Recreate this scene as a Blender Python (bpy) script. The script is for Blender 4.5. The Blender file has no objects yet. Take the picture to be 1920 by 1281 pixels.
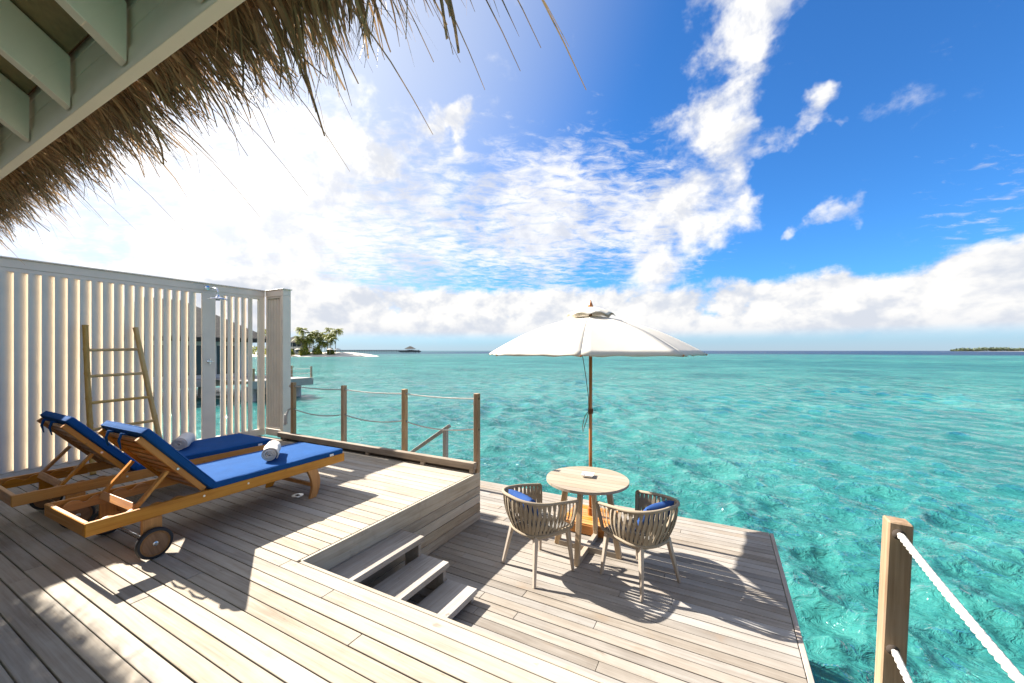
import bpy, bmesh, math, random
import numpy as np
from mathutils import Vector, Matrix

random.seed(7)
scene = bpy.context.scene
COL = scene.collection

# ------------------------------------------------------------------ camera
cam_d = bpy.data.cameras.new('camera')
cam_d.sensor_width = 36.0
cam_d.lens = 36.0 * 742.0 / 1920.0
cam_d.shift_y = 17.0 / 1920.0
cam_d.clip_start = 0.05
cam_d.clip_end = 30000.0
cam = bpy.data.objects.new('camera', cam_d)
COL.objects.link(cam)
cam.location = (0.0, 0.0, 1.47)
cam.rotation_euler = (math.radians(90), 0, math.radians(28.0))
scene.camera = cam

# ------------------------------------------------------------------ light and exposure
SUN_EL = math.radians(37.0)
SUN_AZ = math.radians(180.0)          # the sun stands over -X
sun_dir = Vector((math.cos(SUN_EL) * math.cos(SUN_AZ), math.cos(SUN_EL) * math.sin(SUN_AZ), math.sin(SUN_EL)))
sl = bpy.data.lights.new('sun', 'SUN')
sl.energy = 3.1
sl.angle = math.radians(0.53)
sl.color = (1.0, 0.95, 0.86)
so = bpy.data.objects.new('sun', sl)
COL.objects.link(so)
so.rotation_euler = sun_dir.to_track_quat('Z', 'Y').to_euler()

vs = scene.view_settings
vs.view_transform = 'Standard'
vs.look = 'None'
vs.gamma = 1.0
vs.use_curve_mapping = False
vs.exposure = 2.4
scene.render.engine = 'CYCLES'
scene.cycles.use_denoising = True
scene.cycles.max_bounces = 6
scene.cycles.diffuse_bounces = 4
scene.cycles.glossy_bounces = 3
scene.cycles.transparent_max_bounces = 8
scene.cycles.sample_clamp_indirect = 6.0
scene.cycles.caustics_reflective = False
scene.cycles.caustics_refractive = False


# ------------------------------------------------------------------ node helper
class NT:
    def __init__(self, tree):
        self.t = tree
        self.n = tree.nodes
        self.l = tree.links
        self.n.clear()

    def node(self, typ, **kw):
        nd = self.n.new(typ)
        for k, v in kw.items():
            setattr(nd, k, v)
        return nd

    def put(self, sock, v):
        if v is None:
            return
        if hasattr(v, 'is_output') or isinstance(v, bpy.types.NodeSocket):
            self.l.new(v, sock)
        else:
            if sock.type == 'RGBA' and len(v) == 3:
                v = (*v, 1.0)
            sock.default_value = v

    def m(self, op, a, b=None, c=None, clamp=False):
        nd = self.node('ShaderNodeMath', operation=op, use_clamp=clamp)
        self.put(nd.inputs[0], a)
        self.put(nd.inputs[1], b)
        self.put(nd.inputs[2], c)
        return nd.outputs[0]

    def v(self, op, a, b=None, scale=None):
        nd = self.node('ShaderNodeVectorMath', operation=op)
        self.put(nd.inputs[0], a)
        self.put(nd.inputs[1], b)
        if scale is not None:
            self.put(nd.inputs['Scale'], scale)
        return nd.outputs['Value'] if op in ('DISTANCE', 'LENGTH', 'DOT_PRODUCT') else nd.outputs['Vector']

    def ss(self, x, lo, hi, a=0.0, b=1.0, lin=False):
        nd = self.node('ShaderNodeMapRange', interpolation_type='LINEAR' if lin else 'SMOOTHSTEP')
        self.put(nd.inputs['Value'], x)
        self.put(nd.inputs['From Min'], lo)
        self.put(nd.inputs['From Max'], hi)
        self.put(nd.inputs['To Min'], a)
        self.put(nd.inputs['To Max'], b)
        return nd.outputs['Result']

    def mix(self, f, a, b, mode='MIX'):
        nd = self.node('ShaderNodeMix', data_type='RGBA', blend_type=mode)
        self.put(nd.inputs['Factor'], f)
        self.put(nd.inputs['A'], None) if False else None
        ia = [s for s in nd.inputs if s.name == 'A' and s.type == 'RGBA'][0]
        ib = [s for s in nd.inputs if s.name == 'B' and s.type == 'RGBA'][0]
        self.put(ia, a)
        self.put(ib, b)
        return [s for s in nd.outputs if s.type == 'RGBA'][0]

    def noise(self, vec, scale=5.0, detail=4.0, rough=0.5, dist=0.0, w=None, lac=2.0):
        nd = self.node('ShaderNodeTexNoise')
        if w is not None:
            nd.noise_dimensions = '4D'
            self.put(nd.inputs['W'], w)
        self.put(nd.inputs['Vector'], vec)
        self.put(nd.inputs['Scale'], scale)
        self.put(nd.inputs['Detail'], detail)
        self.put(nd.inputs['Roughness'], rough)
        self.put(nd.inputs['Distortion'], dist)
        self.put(nd.inputs['Lacunarity'], lac)
        return nd.outputs['Fac']

    def xyz(self, vec):
        nd = self.node('ShaderNodeSeparateXYZ')
        self.put(nd.inputs[0], vec)
        return nd.outputs

    def vec(self, x, y, z):
        nd = self.node('ShaderNodeCombineXYZ')
        self.put(nd.inputs[0], x)
        self.put(nd.inputs[1], y)
        self.put(nd.inputs[2], z)
        return nd.outputs[0]

    def ramp(self, f, stops):
        nd = self.node('ShaderNodeValToRGB')
        e = nd.color_ramp.elements
        while len(e) < len(stops):
            e.new(0.5)
        for i, (p, c) in enumerate(stops):
            e[i].position = p
            e[i].color = (*c, 1.0)
        self.put(nd.inputs[0], f)
        return nd.outputs[0]


# ------------------------------------------------------------------ sky
world = bpy.data.worlds.new('World')
scene.world = world
world.use_nodes = True
T = NT(world.node_tree)
sky = T.node('ShaderNodeTexSky', sky_type='NISHITA')
sky.sun_disc = False
sky.sun_elevation = SUN_EL
sky.sun_rotation = math.radians(270.0)
sky.altitude = 0.0
sky.air_density = 1.0
sky.dust_density = 0.35
sky.ozone_density = 3.0
gen = T.node('ShaderNodeTexCoord').outputs['Generated']
dirv = T.v('NORMALIZE', gen)
dx, dy, dz = T.xyz(dirv)[:3]
dzp = T.m('MAXIMUM', dz, 0.0)
SKYMUL = 0.052
base = T.mix(1.0, sky.outputs[0], (0.20 * SKYMUL, 0.49 * SKYMUL, 0.79 * SKYMUL), 'MULTIPLY')
sund = T.v('DOT_PRODUCT', dirv, tuple(sun_dir))
base = T.mix(T.ss(sund, 0.42, 0.98, 0.0, 0.9), base, (0.165, 0.172, 0.185))
# away from the open blue to the north-east the sky is broken cloud all round
round_ = T.m('MAXIMUM', T.ss(dy, 0.35, -0.1), T.ss(dz, 0.70, 0.95))


def cover(anchors, warp):
    """soft cover of the sky summed from cloud fields (direction, angular size, weight)"""
    tot = None
    for ax, ay, az, r, w in anchors:
        d = T.v('DISTANCE', warp, (ax, ay, az))
        s = T.ss(d, r, r * 0.15, 0.0, w)
        tot = s if tot is None else T.m('ADD', tot, s)
    return tot


wn = T.node('ShaderNodeTexNoise')
T.put(wn.inputs['Vector'], dirv)
wn.inputs['Scale'].default_value = 6.5
wn.inputs['Detail'].default_value = 5.0
wn.inputs['Roughness'].default_value = 0.6
wv = T.v('SUBTRACT', wn.outputs['Color'], (0.5, 0.5, 0.5))
warp = T.v('ADD', dirv, T.v('SCALE', wv, scale=0.26))

# cumulus fields
cum = [(0.05, 0.78, 0.625, 0.150, .60), (0.025, 0.83, 0.555, 0.130, .64), (-0.005, 0.872, 0.485, 0.115, .62),
       (-0.06, 0.885, 0.455, 0.09, .5), (0.02, 0.905, 0.42, 0.085, .66),
       (0.15, 0.892, 0.428, 0.060, .95), (0.10, 0.915, 0.385, 0.06, .66), (0.05, 0.935, 0.345, 0.075, .6),
       (-0.02, 0.95, 0.31, 0.13, .70), (-0.12, 0.955, 0.26, 0.17, .80),
       (-0.515, 0.715, 0.470, 0.075, 1.0), (-0.56, 0.69, 0.45, 0.075, .8), (-0.63, 0.645, 0.435, 0.095, .85),
       (-0.69, 0.57, 0.46, 0.115, .9), (-0.72, 0.58, 0.37, 0.13, .7), (-0.853, 0.444, 0.275, 0.28, .5),
       (-0.95, 0.25, 0.20, 0.38, .5), (0.20, 0.953, 0.229, 0.055, .72), (0.14, 0.965, 0.24, 0.03, .55), (-0.31, 0.78, 0.545, 0.022, .6),
       (-0.285, 0.83, 0.475, 0.022, .55),
       (-0.6, -0.6, 0.5, 0.6, .4), (0.6, -0.6, 0.45, 0.6, .4)]
cv = T.m('ADD', cover(cum, warp), T.m('MULTIPLY', round_, 0.42))
sq = T.v('MULTIPLY', dirv, (1.0, 1.0, 1.25))
f1 = T.noise(sq, 8.5, 8.0, 0.60, 0.2)
f1b = T.noise(T.v("ADD", sq, (-0.022, 0.0, 0.022)), 8.5, 4.0, 0.60, 0.2)
v1 = T.m('ADD', T.m('MULTIPLY', cv, 1.28), T.m('MULTIPLY', T.m('SUBTRACT', f1, 0.5), 3.0))
d1 = T.ss(v1, 0.32, 1.45)
sh1 = T.ss(T.m('SUBTRACT', f1, f1b), -0.13, 0.09)
thick1 = T.ss(v1, 0.6, 1.3)

# thin rippled high cloud, laid out on a flat layer far above
inv = T.m('DIVIDE', 1.0, T.m('ADD', dzp, 0.10))
pl = T.v('SCALE', dirv, scale=inv)
px_, py_, pz_ = T.xyz(pl)[:3]
rot = T.vec(T.m('ADD', T.m('MULTIPLY', px_, 0.85), T.m('MULTIPLY', py_, 0.5)),
            T.m('MULTIPLY', T.m('SUBTRACT', T.m('MULTIPLY', py_, 0.85), T.m('MULTIPLY', px_, 0.5)), 1.5), 0.0)
f2 = T.noise(rot, 7.5, 7.0, 0.66, 0.4)
f2c = T.noise(pl, 1.1, 3.0, 0.5, 0.3)
hi = [(-0.28, 0.90, 0.31, 0.30, .56), (-0.50, 0.80, 0.29, 0.33, .62), (-0.75, 0.55, 0.30, 0.40, .58), (-0.86, 0.42, 0.22, 0.45, .5),
      (0.36, 0.90, 0.25, 0.15, .16), (0.44, 0.87, 0.19, 0.22, .16), (-0.10, 0.95, 0.27, 0.20, .5)]
cv2 = T.m('ADD', cover(hi, dirv), T.m('MULTIPLY', round_, 0.65))
v2 = T.m('ADD', T.m('ADD', T.m('MULTIPLY', cv2, 1.3), T.m('MULTIPLY', T.m('SUBTRACT', f2, 0.5), 2.2)),
         T.m('MULTIPLY', T.m('SUBTRACT', f2c, 0.5), 0.7))
d2 = T.m('MULTIPLY', T.ss(v2, 0.38, 1.30), 0.92)

# heaped clouds low over the sea
sq3 = T.v('MULTIPLY', dirv, (1.0, 1.0, 1.35))
f3 = T.noise(sq3, 7.5, 9.0, 0.58, 0.1)
f3b = T.noise(T.v('ADD', sq3, (-0.014, 0.0, 0.026)), 7.5, 4.0, 0.58, 0.1)
f3c = T.noise(dirv, 3.2, 2.0, 0.5)
top = T.m('ADD', 0.142, T.m('MULTIPLY', T.m('SUBTRACT', f3c, 0.5), 0.09))
cv3 = T.ss(T.m('SUBTRACT', dz, top), 0.055, -0.035)
v3 = T.m('ADD', cv3, T.m('MULTIPLY', T.m('SUBTRACT', f3, 0.5), 2.1))
d3 = T.m('MULTIPLY', T.ss(v3, 0.38, 0.74), T.ss(dz, 0.012, 0.05))
sh3 = T.m('MULTIPLY', T.ss(T.m('SUBTRACT', f3, f3b), -0.12, 0.08), T.ss(dz, 0.015, 0.085, 0.45, 1.0))

WH = 0.212
c2 = T.mix(d2, base, T.mix(T.ss(f1, 0.36, 0.60), (0.150, 0.154, 0.166), (WH, WH * 0.985, WH * 0.965)))
col1 = T.mix(T.m('MULTIPLY', sh1, 1.0), (0.150, 0.155, 0.168), (WH, WH * 0.985, WH * 0.955))
c1 = T.mix(d1, c2, col1)
col3 = T.mix(sh3, (0.138, 0.146, 0.162), (WH * 0.95, WH * 0.935, WH * 0.91))
c3 = T.mix(d3, c1, col3)
haze = T.ss(dz, 0.09, -0.01, 0.0, 0.75)
c4 = T.mix(T.m('MULTIPLY', haze, T.m('SUBTRACT', 1.0, T.m('MULTIPLY', d3, 0.8))), c3, (0.112, 0.127, 0.150))
# a touch brighter around the sun
glow = T.m('ADD', T.ss(sund, 0.76, 0.99, 1.0, 1.7), T.ss(sund, 0.93, 1.0, 0.0, 5.0))
c5 = T.v('SCALE', c4, scale=T.m('ADD', 1.0, T.m('MULTIPLY', T.m('SUBTRACT', glow, 1.0), T.m('ADD', 0.35, T.m('MULTIPLY', T.m('MAXIMUM', T.m('MAXIMUM', d1, d2), d3), 0.65)))))
bg = T.node('ShaderNodeBackground')
T.put(bg.inputs['Color'], c5)
bg.inputs['Strength'].default_value = 1.0
wo = T.node('ShaderNodeOutputWorld')
T.l.new(bg.outputs[0], wo.inputs['Surface'])


# ------------------------------------------------------------------ materials
def new_mat(name):
    m = bpy.data.materials.new(name)
    m.use_nodes = True
    t = NT(m.node_tree)
    b = t.node('ShaderNodeBsdfPrincipled')
    o = t.node('ShaderNodeOutputMaterial')
    t.l.new(b.outputs[0], o.inputs['Surface'])
    return m, t, b


def bump(t, b, h, dist, strength=1.0):
    n = t.node('ShaderNodeBump')
    n.inputs['Strength'].default_value = strength
    n.inputs['Distance'].default_value = dist
    t.put(n.inputs['Height'], h)
    t.l.new(n.outputs[0], b.inputs['Normal'])


def wood(name, dark, mid, light, axis=0, rough=0.65, spread=1.0, fine=1.0, stain=None, spec=0.3, bumpd=0.0015):
    """wood with grain along a local axis; each object gets its own cut and tone"""
    m, t, b = new_mat(name)
    co = t.node('ShaderNodeTexCoord').outputs['Object']
    rnd = t.node('ShaderNodeObjectInfo').outputs['Random']
    s = [14.0, 14.0, 14.0]
    s[axis] = 0.9
    off = t.vec(t.m('MULTIPLY', rnd, 37.0), t.m('MULTIPLY', rnd, 91.0), t.m('MULTIPLY', rnd, 53.0))
    p = t.v('ADD', t.v('MULTIPLY', co, tuple(s)), off)
    g1 = t.noise(p, 1.6 * fine, 6.0, 0.6, 0.8)
    s2 = [90.0, 90.0, 90.0]
    s2[axis] = 2.5
    g2 = t.noise(t.v('ADD', t.v('MULTIPLY', co, tuple(s2)), off), 1.0 * fine, 3.0, 0.6)
    g3 = t.noise(t.v('ADD', co, off), 2.2, 4.0, 0.6)
    f = t.m('ADD', t.m('MULTIPLY', g1, 0.6), t.m('MULTIPLY', g2, 0.4))
    f = t.m('ADD', f, t.m('MULTIPLY', t.m('SUBTRACT', rnd, 0.5), 0.45 * spread))
    f = t.m('ADD', f, t.m('MULTIPLY', t.m('SUBTRACT', g3, 0.5), 0.5))
    c = t.ramp(f, [(0.22, dark), (0.5, mid), (0.78, light)])
    if stain:
        k = t.ss(t.noise(t.v('ADD', co, t.v('SCALE', off, scale=1.7)), 3.1, 5.0, 0.65), 0.56, 0.78, 0.0, 0.75)
        c = t.mix(k, c, stain)
    knots = t.ss(t.noise(t.v('ADD', t.v('MULTIPLY', co, (9.0, 22.0, 22.0) if axis == 0 else (18.0, 18.0, 18.0)), off), 1.0, 2.0, 0.5), 0.70, 0.80, 0.0, 0.55)
    c = t.mix(knots, c, t.mix(1.0, c, (.45, .38, .32), 'MULTIPLY'))
    gpos = t.node('ShaderNodeNewGeometry').outputs['Position']
    wear = t.noise(gpos, 1.7, 5.0, 0.62, 0.4)
    c = t.mix(t.ss(wear, 0.30, 0.48, 0.28 * spread, 0.0), c, t.mix(1.0, c, (.72, .70, .68), 'MULTIPLY'))
    r2 = t.m('FRACT', t.m('MULTIPLY', rnd, 7.13))
    hs = t.node('ShaderNodeHueSaturation')
    t.put(hs.inputs['Color'], c)
    t.put(hs.inputs['Saturation'], t.ss(r2, 0, 1, 1.0 - 0.35 * spread, 1.0 + 0.25 * spread, lin=True))
    t.put(hs.inputs['Value'], t.ss(t.m('FRACT', t.m('MULTIPLY', rnd, 3.77)), 0, 1, 1.0 - 0.16 * spread, 1.0 + 0.1 * spread, lin=True))
    t.l.new(hs.outputs[0], b.inputs['Base Color'])
    t.put(b.inputs['Roughness'], t.ss(g1, 0.3, 0.7, rough + 0.1, rough - 0.1))
    b.inputs['Specular IOR Level'].default_value = spec
    if bumpd:
        bump(t, b, t.m('ADD', g2, t.m('MULTIPLY', g1, 0.6)), bumpd, 0.6)
    return m


def plain(name, col, rough=0.5, var=0.06, metal=0.0, spec=0.4, nscale=6.0, bumpd=0.0, bscale=200.0):
    m, t, b = new_mat(name)
    co = t.node('ShaderNodeTexCoord').outputs['Object']
    n = t.noise(co, nscale, 5.0, 0.6)
    lo = tuple(x * (1 - var) for x in col)
    hi_ = tuple(min(1.0, x * (1 + var)) for x in col)
    t.put(b.inputs['Base Color'], t.ramp(n, [(0.3, lo), (0.7, hi_)]))
    b.inputs['Roughness'].default_value = rough
    b.inputs['Metallic'].default_value = metal
    b.inputs['Specular IOR Level'].default_value = spec
    if bumpd:
        bump(t, b, t.noise(co, bscale, 2.0, 0.5), bumpd, 0.6)
    return m


def fabric(name, col, weave=420.0, bumpd=0.0008, sheen=0.0, var=0.10):
    m, t, b = new_mat(name)
    co = t.node('ShaderNodeTexCoord').outputs['Object']
    n = t.noise(co, 9.0, 5.0, 0.6)
    fine = t.noise(co, weave, 2.0, 0.6)
    f = t.m('ADD', t.m('MULTIPLY', n, 0.55), t.m('MULTIPLY', fine, 0.45))
    t.put(b.inputs['Base Color'], t.ramp(f, [(0.3, tuple(x * (1 - var) for x in col)), (0.7, tuple(min(1, x * (1 + var)) for x in col))]))
    b.inputs['Roughness'].default_value = 0.9
    b.inputs['Specular IOR Level'].default_value = 0.15
    if sheen:
        b.inputs['Sheen Weight'].default_value = sheen
    bump(t, b, t.m('ADD', fine, t.m('MULTIPLY', n, 3.0)), bumpd, 0.7)
    return m


M = {}
M['deck_up'] = wood('weathered_pale_deck', (.255, .205, .152), (.375, .320, .252), (.43, .378, .310), 0, 0.75, 0.45, stain=(.34, .25, .165), spec=0.14)
M['deck_low'] = wood('weathered_grey_deck', (.19, .16, .13), (.285, .25, .213), (.35, .318, .285), 0, 0.75, 0.7, stain=(.25, .185, .13), spec=0.14)
M['fascia'] = wood('weathered_fascia', (.24, .195, .14), (.40, .345, .27), (.50, .45, .38), 1, 0.75, 0.7, stain=(.20, .16, .115))
M['tread'] = wood('weathered_tread', (.25, .215, .18), (.37, .33, .29), (.47, .43, .39), 1, 0.75, 0.5, stain=(.27, .21, .16))
M['post'] = wood('brown_weathered_post', (.20, .115, .055), (.37, .245, .14), (.48, .35, .22), 2, 0.75, 0.5, stain=(.25, .175, .115))
M['sill'] = wood('grey_weathered_sill', (.12, .09, .065), (.25, .195, .145), (.38, .31, .24), 0, 0.8, 0.3, stain=(.09, .07, .05))
M['joist'] = plain('dark_joist', (.06, .045, .035), 0.9)
M['teak'] = wood('oiled_teak', (.27, .088, .010), (.50, .200, .026), (.62, .290, .048), 1, 0.42, 0.35, spec=0.45, bumpd=0.0006)
M['teak_x'] = wood('oiled_teak_cross', (.27, .088, .010), (.50, .200, .026), (.62, .290, .048), 0, 0.42, 0.35, spec=0.45, bumpd=0.0006)
M['teak_z'] = wood('oiled_teak_upright', (.27, .088, .010), (.50, .200, .026), (.62, .290, .048), 2, 0.42, 0.35, spec=0.45, bumpd=0.0006)
M['wheel'] = wood('dull_wheel_wood', (.13, .06, .025), (.24, .125, .055), (.32, .18, .085), 2, 0.6, 0.3)
M['pole'] = wood('varnished_pole', (.25, .07, .012), (.40, .14, .028), (.50, .20, .05), 2, 0.35, 0.2, spec=0.5, bumpd=0.0003)
M['pale'] = wood('pale_table_wood', (.27, .205, .145), (.335, .275, .21), (.375, .325, .265), 0, 0.55, 0.4, bumpd=0.0004, spec=0.2)
M['pale_z'] = wood('pale_table_leg', (.34, .22, .11), (.48, .34, .20), (.58, .45, .30), 2, 0.55, 0.45, bumpd=0.0004)
M['chairleg'] = wood('washed_chair_wood', (.27, .205, .15), (.38, .31, .245), (.47, .40, .335), 2, 0.6, 0.3, bumpd=0.0005)
M['strap'] = fabric('taupe_strap', (.29, .235, .172), 300, 0.0006)
M['seat'] = fabric('grey_seat', (.16, .15, .14), 300, 0.0006)
M['blue'] = fabric('blue_canvas', (.0075, .068, .225), 500, 0.0018, var=0.16)
M['blue2'] = fabric('blue_cushion', (.022, .062, .20), 380, 0.0008, var=0.2)
M['towel'] = fabric('white_terry', (.76, .67, .58), 260, 0.004, 0.3, 0.06)
M['canopy'] = fabric('cream_canvas', (.58, .535, .465), 500, 0.0008, var=0.05)
M['tagw'] = plain('white_tag', (.78, .78, .78), 0.6, 0.03)
M['tagp'] = plain('tag_print', (.12, .14, .25), 0.6, 0.03)
M['paint'] = plain('cream_paint', (.74, .655, .55), 0.5, 0.07, nscale=3.0, bumpd=0.0006, bscale=60.0)
M['paint_r'] = plain('cream_rafter_paint', (.94, .81, .60), 0.45, 0.04, nscale=2.0, bumpd=0.0004, bscale=40.0)
M['ceil'] = plain('tan_ceiling_panel', (.36, .25, .115), 0.7, 0.12, nscale=30.0, bumpd=0.001, bscale=180.0)
M['chrome'] = plain('chrome', (.80, .80, .82), 0.12, 0.02, 1.0)
M['steel'] = plain('steel_screw', (.62, .62, .62), 0.3, 0.03, 1.0)
M['rubber'] = plain('black_rubber', (.018, .018, .02), 0.6, 0.2)
M['rope'] = fabric('white_rope', (.52, .495, .46), 500, 0.0012, var=0.18)
M['cord'] = fabric('brown_cord', (.13, .06, .03), 500, 0.0004)
M['white'] = plain('white_ceramic', (.80, .80, .80), 0.2, 0.02)
M['bamboo'] = wood('dry_bamboo', (.34, .18, .05), (.54, .33, .11), (.64, .44, .19), 2, 0.45, 0.4, spec=0.4, bumpd=0.0005)
M['concrete'] = plain('pale_concrete', (.40, .39, .37), 0.9, 0.15)
M['farwood'] = wood('pale_far_deck', (0.259, 0.238, 0.209), (0.346, 0.324, 0.295), (0.418, 0.396, 0.374), 0, 0.8, 0.3, bumpd=0.0)
M['farwall'] = plain('white_wall', (0.496, 0.496, 0.480), 0.8, 0.08)
M['darkroof'] = plain('dark_thatch', (.050, .042, .036), 0.95, 0.35, nscale=3.0, bumpd=0.05, bscale=8.0)
M['darkglass'] = plain('dark_glass', (.03, .05, .06), 0.1, 0.05)
M['sand'] = plain('coral_sand', (.68, .61, .50), 0.95, 0.08, nscale=0.15)
M['trunk'] = plain('palm_trunk', (.20, .16, .115), 0.9, 0.2, nscale=2.0)
M['pierwood'] = plain('grey_pier_wood', (.035, .037, .045), 0.9, 0.15)


def leaf_mat(name, dark, light, trans=0.3):
    m, t, b = new_mat(name)
    geo = t.node('ShaderNodeNewGeometry')
    rnd = t.node('ShaderNodeObjectInfo').outputs['Random']
    isl = geo.outputs['Random Per Island']
    n = t.noise(geo.outputs['Position'], 0.5, 2.0, 0.5)
    f = t.m('ADD', t.m('MULTIPLY', isl, 0.55), t.m('ADD', t.m('MULTIPLY', n, 0.35), t.m('MULTIPLY', rnd, 0.2)))
    c = t.ramp(f, [(0.15, dark), (0.85, light)])
    t.put(b.inputs['Base Color'], c)
    b.inputs['Roughness'].default_value = 0.55
    b.inputs['Specular IOR Level'].default_value = 0.3
    tr = t.node('ShaderNodeBsdfTranslucent')
    t.put(tr.inputs['Color'], c)
    mx = t.node('ShaderNodeMixShader')
    mx.inputs[0].default_value = trans
    out = [x for x in t.n if x.type == 'OUTPUT_MATERIAL'][0]
    t.l.new(b.outputs[0], mx.inputs[1])
    t.l.new(tr.outputs[0], mx.inputs[2])
    t.l.new(mx.outputs[0], out.inputs['Surface'])
    return m


M['palm'] = leaf_mat('palm_leaf', (.05, .08, .018), (.30, .30, .06), 0.4)
M['bush'] = leaf_mat('bush_leaf', (.08, .12, .02), (.34, .32, .04))
M['wood_far'] = leaf_mat('far_wood_leaf', (.045, .065, .035), (.10, .12, .06), 0.1)
M['thatch'] = leaf_mat('dry_thatch', (.075, .043, .021), (.56, .365, .19), 0.22)

# lagoon water: the colour of the water over sand, coral and the deep beyond the reef, with a wavy skin
m, t, b = new_mat('lagoon_water')
geo = t.node('ShaderNodeNewGeometry')
pos = geo.outputs['Position']
nrm = geo.outputs['Normal']
X, Y, Z = t.xyz(pos)[:3]
rad = t.v('LENGTH', t.vec(X, Y, 0.0))
refr = t.v('MULTIPLY', nrm, (2.4, 2.4, 0.0))            # the bed is seen displaced where the surface leans
flat = t.v('SUBTRACT', t.vec(X, Y, 0.0), refr)
big = t.noise(flat, 0.09, 4.0, 0.55, 0.6)
mid = t.noise(flat, 0.55, 5.0, 0.62, 0.8)
fin = t.noise(flat, 3.2, 4.0, 0.65, 1.2)
reef = t.m('ADD', t.m('MULTIPLY', big, 0.50), t.m('ADD', t.m('MULTIPLY', mid, 0.34), t.m('MULTIPLY', fin, 0.20)))
bed = t.ramp(reef, [(0.33, (.0045, .055, .058)), (0.43, (.012, .105, .102)), (0.53, (.026, .158, .142)), (0.65, (.058, .215, .188))])
# shallow sand towards the island on the left, open lagoon to the right
left = t.ss(t.m('SUBTRACT', t.m('MULTIPLY', X, -1.0), t.m('MULTIPLY', Y, 0.35)), -20.0, 130.0)
bed = t.mix(t.m('MULTIPLY', left, 0.55), bed, (.050, .140, .138))
farn = t.noise(t.vec(t.m('MULTIPLY', X, 0.35), Y, 0.0), 0.012, 4.0, 0.6)
patch = t.m('MULTIPLY', t.ss(rad, 55.0, 150.0), t.ss(farn, 0.42, 0.60))
bed = t.mix(t.m('MULTIPLY', patch, 0.4), bed, (.005, .060, .090))
deep = t.m('MULTIPLY', t.ss(t.m('ADD', rad, t.m('MULTIPLY', farn, 160.0)), 420.0, 640.0), t.ss(t.m('SUBTRACT', t.m('MULTIPLY', X, -1.0), t.m('MULTIPLY', Y, 0.35)), 150.0, 420.0, 1.0, 0.45))
bed = t.mix(deep, bed, (.0015, .022, .060))
wp = t.v('MULTIPLY', pos, (0.85, 1.15, 1.0))
r1 = t.noise(wp, 4.5, 4.0, 0.62, 1.0)
r2 = t.noise(wp, 1.1, 4.0, 0.62, 0.7)
hgt = t.m('ADD', t.m('MULTIPLY', r1, 0.10), t.m('MULTIPLY', r2, t.ss(rad, 12.0, 70.0, 0.03, 0.50)))
bn = t.node('ShaderNodeBump')
bn.inputs['Distance'].default_value = 1.0
t.put(bn.inputs['Height'], hgt)
dif = t.node('ShaderNodeBsdfDiffuse')
t.put(dif.inputs['Color'], bed)
t.l.new(bn.outputs[0], dif.inputs['Normal'])
glo = t.node('ShaderNodeBsdfGlossy')
glo.inputs['Color'].default_value = (1, 1, 1, 1)
t.put(glo.inputs['Roughness'], t.ss(rad, 25.0, 260.0, 0.04, 0.15))
t.l.new(bn.outputs[0], glo.inputs['Normal'])
fr_ = t.node('ShaderNodeFresnel')
fr_.inputs['IOR'].default_value = 1.33
t.l.new(bn.outputs[0], fr_.inputs['Normal'])
# seen flat, an open sea never turns into a full mirror: its facets lean towards the viewer
cap = t.ss(rad, 10.0, 150.0, 0.85, 0.30)
fac = t.m('MINIMUM', fr_.outputs[0], cap)
mx = t.node('ShaderNodeMixShader')
t.put(mx.inputs[0], fac)
t.l.new(dif.outputs[0], mx.inputs[1])
t.l.new(glo.outputs[0], mx.inputs[2])
t.n.remove(b)
out = [q for q in t.n if q.type == 'OUTPUT_MATERIAL'][0]
t.l.new(mx.outputs[0], out.inputs['Surface'])
M['water'] = m


# ------------------------------------------------------------------ mesh helpers
def link(name, me, mat, parent=None):
    o = bpy.data.objects.new(name, me)
    if mat is not None and me is not None and not me.materials:
        me.materials.append(mat if not isinstance(mat, str) else M[mat])
    COL.objects.link(o)
    if parent is not None:
        o.parent = parent
    return o


def tag(o, label=None, cat=None, group=None, kind=None):
    if label:
        o['label'] = label
    if cat:
        o['category'] = cat
    if group:
        o['group'] = group
    if kind:
        o['kind'] = kind
    return o


def empty(name, loc=(0, 0, 0), rz=0.0):
    o = bpy.data.objects.new(name, None)
    o.empty_display_size = 0.1
    o.location = loc
    o.rotation_euler = (0, 0, rz)
    COL.objects.link(o)
    return o


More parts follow.
